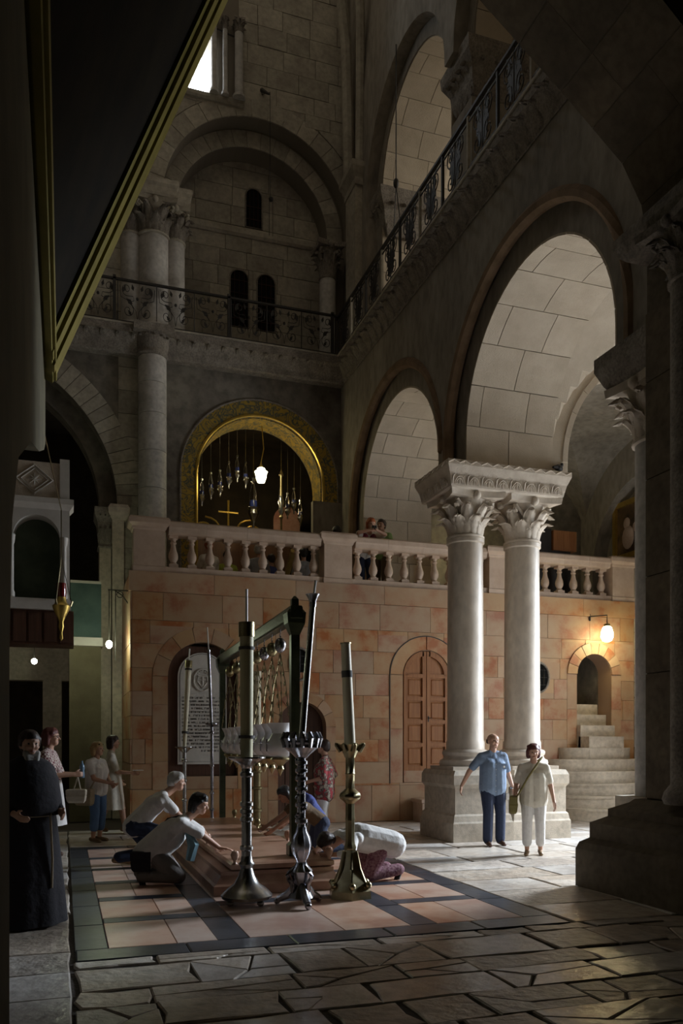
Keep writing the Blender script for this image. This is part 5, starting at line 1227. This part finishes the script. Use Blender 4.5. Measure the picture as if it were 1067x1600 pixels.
    if skirt:
        m_, z0, z1, r0, r1, sq = skirt; c = MB(); n = 36; ns = 8; vs = []; fs = []
        for j in range(ns+1):
            t = j/ns
            for i in range(n):
                a = 2*PI*i/n; r = (r0+(r1-r0)*t**.8)*(1+.05*t*math.sin(7*a+1.3)+.03*t*math.sin(11*a))
                vs.append((P.x+r*s*math.cos(a), P.y*(1-t)+r*s*sq*math.sin(a), (z0+(z1-z0)*t)*s))
        for j in range(ns):
            for i in range(n): fs.append((j*n+i, j*n+(i+1) % n, (j+1)*n+(i+1) % n, (j+1)*n+i))
        fs.append(tuple(range(n))); c.add(vs, fs); c.build('skirt', m_, root, True, sharp=60)
    if shoes:
        c = MB()
        for sd in (1, -1):
            ff = Vector(footdir[sd] if footdir else (0.08*sd, 1, -.1)).normalized(); a = Ft[sd]
            q = MB(); q.capsule(a-ff*.045*s-Vector((0, 0, .035*s)), .04*s, a+ff*.14*s-Vector((0, 0, .046*s)), .034*s)
            remesh(q, 'shoe', shoes, root, vox, 3)
    if hair:
        c = MB()
        if hairstyle == 'bald':
            for sd in (1, -1): c.capsule(hp(.062*sd, -.055, .02), .03*s, hp(.073*sd, -.02, .01), .016*s)
            c.capsule(hp(-.05, -.07, .0), .035*s, hp(.05, -.07, .0), .035*s)
        else:
            c.capsule(hp(0, -.03, .05), .092*s, hp(0, .012, .062), .078*s); c.capsule(hp(0, -.05, -.01), .075*s, hp(0, -.04, .05), .085*s)
            for sd in (1, -1): c.capsule(hp(.055*sd, -.03, .0), .04*s, hp(.06*sd, .025, .05), .032*s)
            if hairstyle == 'curly':
                rr = random.Random(3)
                for sd in (1, -1): c.capsule(hp(.075*sd, -.03, .03), .04*s, hp(.07*sd, -.05, -.05), .04*s)
                for k in range(40):
                    a = rr.uniform(0, 2*PI); e_ = rr.uniform(.1, 1.4); c.capsule(hp(.098*math.cos(a)*math.cos(e_), -.025+.095*math.sin(a)*math.cos(e_)*(1 if math.sin(a) < .5 else .7), .045+.085*math.sin(e_)), .026*s, hp(.09*math.cos(a)*math.cos(e_), -.03+.085*math.sin(a)*math.cos(e_), .045+.08*math.sin(e_)), .024*s)
            if hairstyle in ('bob', 'long'):
                L = -.08 if hairstyle == 'bob' else -.2
                for sd in (1, -1): c.capsule(hp(.07*sd, -.03, .03), .038*s, hp(.066*sd, -.035, L), .03*s)
                c.capsule(hp(-.04, -.075, .02), .05*s, hp(-.03, -.075, L), .04*s); c.capsule(hp(.04, -.075, .02), .05*s, hp(.03, -.075, L), .04*s)
        remesh(c, 'hair', hair, root, vox*.9, 3)
    root_info[root.name] = dict(hp=hp, Hand=Hand, El=El, Sh=Sh, P=P, N=N, s=s, Ft=Ft, Kn=Kn)
    return root
root_info = {}
C_blue = cloth('light_blue_cotton', (0.17, 0.23, 0.33)); C_jeans = cloth('dark_denim', (0.02, 0.03, 0.065)); C_white = cloth('white_cotton', (0.66, 0.64, 0.62)); C_cream = cloth('cream_cotton', (0.6, 0.55, 0.46)); C_capri = cloth('blue_denim', (0.09, 0.17, 0.33))
C_black = cloth('black_wool', (0.012, 0.010, 0.014)); C_plum = cloth('plum_print', (0.12, 0.02, 0.05), (0.35, 0.2, 0.22), scale=40); C_brown = cloth('brown_cotton', (0.09, 0.055, 0.025)); C_green = cloth('green_cotton', (0.22, 0.32, 0.12)); C_navy = cloth('royal_blue_cotton', (0.06, 0.08, 0.25)); C_maroon = cloth('maroon_vest', (0.14, 0.015, 0.03)); C_grey = cloth('grey_cotton', (0.3, 0.31, 0.33))
C_floral = cloth('floral_print', (0.42, 0.05, 0.06), (0.45, 0.38, 0.3), scale=16, c3=(0.06, 0.06, 0.05), spread=(.42, .58)); C_olive = cloth('olive_canvas', (0.16, 0.13, 0.04)); C_beige = cloth('beige_canvas', (0.3, 0.24, 0.16)); C_grout = cloth('taupe_cotton', (0.2, 0.18, 0.17))
C_lime = cloth('yellow_green_cotton', (0.35, 0.4, 0.05))
def checked():
    m = cloth('checked_cotton', (0.6, 0.52, 0.45)); nt = m.node_tree; N = nt.nodes; b = N['Principled BSDF']
    tc = N.new('ShaderNodeTexCoord'); ck = N.new('ShaderNodeTexChecker'); ck.inputs['Scale'].default_value = 34; ck.inputs[1].default_value = (.55, .48, .42, 1); ck.inputs[2].default_value = (.16, .05, .06, 1)
    nt.links.new(tc.outputs['Object'], ck.inputs[0]); nt.links.new(ck.outputs[0], b.inputs['Base Color']); return m
C_check = checked()
HB = cloth('dark_brown_hair', (0.03, 0.015, 0.01), rough=.5, scale=30); HR = cloth('auburn_hair', (0.10, 0.025, 0.02), rough=.5, scale=30); HG = cloth('grey_hair', (0.42, 0.4, 0.37), rough=.5, scale=30); HBl = cloth('blonde_hair', (0.38, 0.25, 0.11), rough=.5, scale=30); HK = cloth('black_hair', (0.012, 0.01, 0.009), rough=.4, scale=30); HO = cloth('ginger_hair', (0.32, 0.08, 0.02), rough=.5, scale=30)
SH_br = cloth('brown_leather', (0.07, 0.03, 0.015), rough=.5); SH_tan = cloth('tan_leather', (0.22, 0.14, 0.07), rough=.5); SH_bk = cloth('black_leather', (0.012, 0.01, 0.01), rough=.4)
def strap(root, pts, m, r=.012, name='bag_strap', flat=True): return MB().tube(pts, r, 6).build(name, m, root, True)
def bag(root, c, sx, sy, sz, m, name='shoulder_bag'):
    q = MB(); q.steps(c[0]-sx/2+.02, c[1]-sy/2+.02, c[0]+sx/2-.02, c[1]+sy/2-.02, [(0, c[2]-sz/2), (.02, c[2]-sz/2+.03), (.03, c[2]), (.01, c[2]+sz/2-.02), (-.01, c[2]+sz/2)])
    q.steps(c[0]-sx/2+.01, c[1]-sy/2, c[0]+sx/2-.01, c[1]+sy/2, [(0.012, c[2]+.02), (.015, c[2]+sz/2), (0, c[2]+sz/2+.012)])
    return q.build(name, m, root)
# 1 man leaning on the pedestal
p = person((6.4, 11.62, 0), PI-.12, 'balding man in light blue shirt and dark jeans leaning on the column pedestal', 1.78, shirt=C_blue, sleeve=.72, pants=C_jeans, shoes=SH_br, hair=HB, hairstyle='bald', look=(.1, .05), rh=(.46, -.14, .86), rel=(.8, -.3, .2), lh=(-.31, .06, .83), width=1.12, belly=.03, hem=.08, rf=(.1, .05, .08), lf=(-.12, .0, .08), vox=.009, rhd=(.3, .3, -1))
q = MB()
for i in range(6): q.sphere((.005, .158-.002*i, 1.28-.085*i), .006, 6, 4)
q.build('buttons', C_white, p, kind='stuff'); MB().box(-.165, .128, 1.2, -.1, .15, 1.29).build('pocket', C_blue, p); MB().sphere((-.13, .15, 1.24), .018, 8, 5, (1, .3, 1)).build('badge', C_white, p, True)
MB().lathe([(.03, -.012), (.034, 0), (.03, .012)], (-.31, .05, .9), 12).build('wristwatch', M['silver'], p, True)
MB().box(-.24, .05, .72, -.19, .09, .82).build('hanging_tag', C_white, p)
q = MB()
for sd in (-1, 1): q.prism([(sd*.02, 1.40), (sd*.10, 1.46), (sd*.07, 1.36)], lambda p_: (p_[0], .115, p_[1]*1.03), lambda p_: (p_[0], .13, p_[1]*1.03))
q.build('collar', C_blue, p)
# 2 woman in white
p = person((6.42, 10.45, 0), PI-.55, 'woman with dark auburn curls in white top and white capris carrying an olive shoulder bag', 1.6, shirt=C_cream, sleeve=.75, pants=C_white, plen=.88, shoes=SH_tan, hair=HR, hairstyle='curly', width=1.14, belly=.035, hem=.1, look=(.15, 0), lh=(-.3, .06, .82), rh=(.28, .05, .86), vox=.009, rf=(.1, .03, .08), lf=(-.1, -.03, .08))
strap(p, [(-.12, .0, 1.41), (-.06, .13, 1.33), (.08, .19, 1.12), (.2, .17, .9), (.25, .12, .82)], C_olive, .014); strap(p, [(-.12, .0, 1.41), (0, -.13, 1.3), (.16, -.14, 1.05), (.27, .0, .84)], C_olive, .014)
bag(p, (.28, .1, .72), .1, .26, .24, C_olive)
# 3 monk
p = person((-.3, 7.85, 0), PI+.45, 'bearded monk in a long black habit and short cape standing beside the olive plaster wall', 1.74, shirt=C_black, sleeve=1.75, skirt=(C_black, 1.18, .02, .2, .33, .8), shoes=SH_br, hair=HB, hairstyle='short', width=1.15, belly=.04, look=(-.15, 0), hem=.1, rh=(.2, .2, .98), lh=(-.2, .2, .98), shirtname='habit_top', vox=.010)
i_ = root_info[p.name]; hp = i_['hp']; q = MB()
for k in range(7): q.capsule(hp(-.05+.0167*k, .055, -.07), .028, hp(-.035+.012*k, .085, -.2+.012*abs(k-3)), .016)
remesh(q, 'beard', HG, p, .01, 3)
q = MB(); q.lathe([(.09, 1.5), (.2, 1.44), (.27, 1.3), (.3, 1.1), (.31, .98), (.29, .98)], (0, 0, 0), 28, fl=lambda a, z: -.2*abs(math.sin(a))+.03*math.sin(9*a)*(1.5-z)); q.build('cape', C_black, p, True)
MB().tube([(.215*math.cos(a)*1.12, .205*math.sin(a), 1.0-.02*math.sin(a)) for a in [2*PI*i/24 for i in range(24)]], .011, 6, True).build('rope_belt', C_beige, p, True); MB().tube([(-.1, .22, 1.0), (-.11, .24, .6), (-.1, .25, .35)], .01, 6).build('belt_cord', C_beige, p, True)
# 4 tall woman with checked shirt
p = person((-.2, 12.4, 0), -PI/2-.25, 'red-haired woman in checked shirt and white skirt holding a water bottle behind the monk', 1.84, shirt=C_check, sleeve=.95, skirt=(C_white, 1.0, .42, .19, .26, .8), shoes=SH_br, hair=HR, hairstyle='bob', width=1.08, belly=.02, hem=.12, glasses=True, rh=(.1, .34, 1.08), lh=(-.1, .34, 1.08), rel=(.4, -1, -.3), lel=(-.4, -1, -.3), curl=1.2)
q = MB(); q.lathe([(.035, 0), (.037, .05), (.033, .1), (.037, .14), (.03, .18), (.013, .21), (.013, .24), (0, .24)], (.02, .46, 1.12), 14)
M['bottle'] = mat('blue_plastic', (0.12, 0.2, 0.28), rough=.12); q.build('water_bottle', M['bottle'], p, True)
bag(p, (.1, .4, .86), .1, .24, .18, C_cream, 'white_pouch'); strap(p, [(.1, .42, 1.13), (.1, .36, .95)], C_cream, .01); strap(p, [(.1, .42, 1.13), (.1, .46, .95)], C_cream, .01)
# 5 woman with capris and crossbody bag
p = person((.5, 14.1, 0), -PI/2-.7, 'blonde woman in white tee and blue capris with hands clasped and a beige crossbody bag', 1.64, shirt=C_white, sleeve=.62, pants=C_capri, plen=.82, shoes=SH_tan, hair=HBl, hairstyle='bob', width=1.15, belly=.035, hem=.06, rh=(.05, .3, 1.0), lh=(-.02, .31, .97), rel=(.7, -.8, -.2), lel=(-.7, -.8, -.2), look=(.1, 0))
strap(p, [(.2, .12, 1.0), (.26, .1, .9), (.28, .05, .8)], C_beige); bag(p, (.3, .0, .74), .1, .3, .26, C_beige)
MB().tube([hp_ for hp_ in [root_info[p.name]['hp'](x, .06, .085) for x in (-.06, 0, .06)]], .012, 6).build('sunglasses', EYE, p, True)
# 6 woman walking in cream dress
p = person((.8, 15.25, 0), -PI/2, 'dark haired woman in long cream dress walking past the pier with a paper in hand', 1.76, shirt=C_cream, sleeve=.8, skirt=(C_cream, 1.05, .42, .18, .27, .85), shoes=SH_tan, hair=HB, hairstyle='bob', rh=(.12, .33, 1.04), lh=(-.2, .12, .9), rel=(.3, -1, -.7), rf=(.1, .22, .08), lf=(-.1, -.22, .1), hem=.05)
MB().box(.02, .36, 1.12, .2, .54, 1.13).build('folded_paper', C_white, p)
# 7 grey-haired man crouching
kneel = dict(rk=(.1, 1, -.1), lk=(-.1, 1, -.1))
p = person((1.0, 11.15, 0), -PI/2+.05, 'grey-haired man in white shirt crouching beside the stone slab', 1.8, shirt=C_white, sleeve=.7, pants=C_jeans, shoes=SH_tan, hair=HG, pelvis=(0, -.12, .5), neck=(0, .26, .9), head=(0, .4, 1.03), look=(-.3, -.1), rh=(.2, .66, .42), lh=(-.2, .62, .42), rf=(.13, .0, .08), lf=(-.13, -.3, .1), rk=(.15, 1, .4), lk=(-.1, 1, -.2), hem=.02, width=1.1)
# 8 kneeling woman touching the slab
p = person((1.16, 9.72, 0), -PI/2-.22, 'dark-haired woman in white tee kneeling and reaching her hand onto the stone slab', 1.74, shirt=C_white, sleeve=.85, pants=C_grout, shoes=SH_bk, hair=HK, hairstyle='bob', pelvis=(0, -.2, .37), neck=(0, .2, .74), head=(0, .33, .88), look=(-.25, -.25), rh=(.02, .6, .36), lh=(-.2, .5, .35), rel=(.5, -.1, .6), lel=(-.6, -.2, .4), rf=(.13, -.3, .1), lf=(-.13, -.36, .1), rk=(.2, 1, -.2), lk=(-.2, 1, -.2), hem=.06, width=1.3, belly=.04, vox=.009, curl=.25, rhd=(0, 1, -.12), rhn=(0, 0, -1), footdir={1: (0, .3, -1), -1: (0, .3, -1)})
hp = root_info[p.name]['hp']; q = MB()
for sd in (-1, 1): q.sphere(hp(.035*sd, .06, .095), .026, 10, 6, (1, .7, .7))
q.tube([hp(-.08, .0, .08), hp(-.03, .07, .1), hp(.03, .07, .1), hp(.08, .0, .08)], .006, 5); q.build('sunglasses', EYE, p, True)
strap(p, [(-.1, .2, .78), (.05, -.02, .74), (.18, -.16, .55), (.2, -.28, .36)], C_black, .012); bag(p, (.2, -.3, .27), .1, .2, .22, C_black)
M['bluescarf'] = cloth('pale_blue_scarf', (0.25, 0.42, 0.5)); q = MB(); q.tube([(.12, .2, .62), (.14, .28, .45), (.13, .24, .27)], [.03, .07, .05], 8); q.build('scarf', M['bluescarf'], p, True)
# 9 bowed worshipper on the right of the slab
p = person((3.42, 9.15, 0), PI/2+.12, 'worshipper in white shirt bowed down on hands and knees with forehead on the slab', 1.68, skin=SK, shirt=C_white, sleeve=1.5, pants=C_plum, shoes=SH_bk, hair=HB, pelvis=(0, -.1, .45), neck=(0, .4, .55), head=(0, .56, .47), look=(0, -1.1), rh=(.2, .62, .36), lh=(-.2, .62, .36), rel=(1, -.3, -.2), lel=(-1, -.3, -.2), rf=(.1, -.28, .12), lf=(-.1, -.34, .12), rk=(.15, 1, -.8), lk=(-.15, 1, -.8), hem=.16, width=1.3, belly=.04, footdir={1: (0, .45, -1), -1: (0, .45, -1)}, vox=.009)
# 10 dark-haired person leaning over the slab
p = person((3.4, 11.35, 0), PI/2, 'dark-haired person in brown shirt leaning with both arms over the slab', 1.66, skin=SKD, shirt=C_brown, sleeve=.55, pants=C_jeans, shoes=SH_bk, hair=HK, hairstyle='bob', pelvis=(0, -.08, .5), neck=(0, .32, .82), head=(0, .46, .9), look=(0, -.5), rh=(.18, .76, .38), lh=(-.18, .72, .38), rf=(.12, -.4, .1), lf=(-.12, -.42, .1), rk=(.1, 1, -.6), lk=(-.1, 1, -.6))
# 11 person in blue beside
p = person((3.6, 12.1, 0), PI/2+.15, 'person in royal blue shirt kneeling at the slab next to the one in brown', 1.64, skin=SKD, shirt=C_navy, sleeve=.55, pants=C_grout, shoes=SH_bk, hair=HB, hairstyle='short', pelvis=(0, -.08, .48), neck=(0, .2, .88), head=(0, .3, 1.02), look=(0, -.3), rh=(.16, .6, .42), lh=(-.16, .56, .42), rf=(.12, -.4, .1), lf=(-.12, -.42, .1), rk=(.1, 1, -.6), lk=(-.1, 1, -.6))
# 12 standing woman in floral blouse
p = person((4.05, 12.95, 0), PI/2-.5, 'standing woman in red floral blouse and white trousers behind the kneeling worshippers', 1.68, shirt=C_floral, sleeve=.95, pants=C_white, shoes=SH_tan, hair=HB, hairstyle='short', width=1.2, belly=.04, hem=.14, rh=(.24, .1, .95), lh=(-.2, .22, 1.0))
# terrace people (floor at 4.68)
ZT = 4.68
p = person((6.12, 16.62, ZT), PI-.05, 'ginger-haired person in white shirt and maroon waistcoat leaning on the balustrade with a camera', 1.72, shirt=C_white, sleeve=.8, pants=C_jeans, shoes=SH_bk, hair=HO, hairstyle='bob', pelvis=(0, -.15, .93), neck=(0, .2, 1.36), head=(0, .34, 1.5), look=(.1, -.3), rh=(.06, .5, 1.34), lh=(-.06, .5, 1.34), rel=(1, .1, -.2), lel=(-1, .1, -.2), vox=.010, curl=1.0)
MB().box(-.05, .52, 1.36, .05, .58, 1.43).build('camera', SH_bk, p); MB().tube([(0, .58, 1.39), (0, .64, 1.38)], .028, 12).build('camera_lens', SH_bk, p)
q = MB()
for sd in (-1, 1): q.capsule((sd*.09, .17, 1.28), .09, (sd*.09, -.0, 1.1), .125); q.capsule((sd*.09, .2, 1.25), .08, (sd*.08, .1, 1.05), .09)
remesh(q, 'waistcoat', C_maroon, p, .012, 4)
person((6.62, 16.95, ZT), PI/2+.5, 'man in green shirt standing behind the balustrade next to the photographer', 1.84, shirt=C_green, sleeve=.8, pants=C_brown, shoes=SH_bk, hair=HB, look=(.2, 0), skin=SKD)
sit = dict(pelvis=(0, 0, .34), neck=(0, .06, .84), head=(0, .08, 1.0), rf=(.14, -.3, .1), lf=(-.14, -.34, .1), rk=(.2, 1, -.4), lk=(-.2, 1, -.4), rh=(.15, .35, .6), lh=(-.15, .35, .6))
for x, y, c_, h_, lb in ((2.85, 17.0, C_cream, HO, 'kneeling pilgrim in cream top seen between balusters near the golden arch edge'), (3.35, 17.75, C_lime, HK, 'kneeling pilgrim in yellow-green top seen through the balusters'), (3.85, 17.0, C_grey, HG, 'kneeling pilgrim in grey top with grey hair seen through the balusters'), (4.35, 17.75, C_navy, HB, 'kneeling pilgrim in blue top seen through the balusters'), (4.85, 17.0, C_grey, HK, 'kneeling pilgrim in grey top with black hair seen through the balusters')):
    person((x, y, ZT), random.uniform(-.4, .4), lb, 1.64, shirt=c_, sleeve=.7, pants=C_jeans, hair=h_, vox=.016, group='pilgrims kneeling on the terrace', **sit)
person((5.55, 16.9, ZT), .3, 'dark-haired person standing behind the balustrade pedestal below the golden arch', 1.6, shirt=C_black, pants=C_black, shoes=SH_bk, hair=HK, hairstyle='bob', vox=.014)
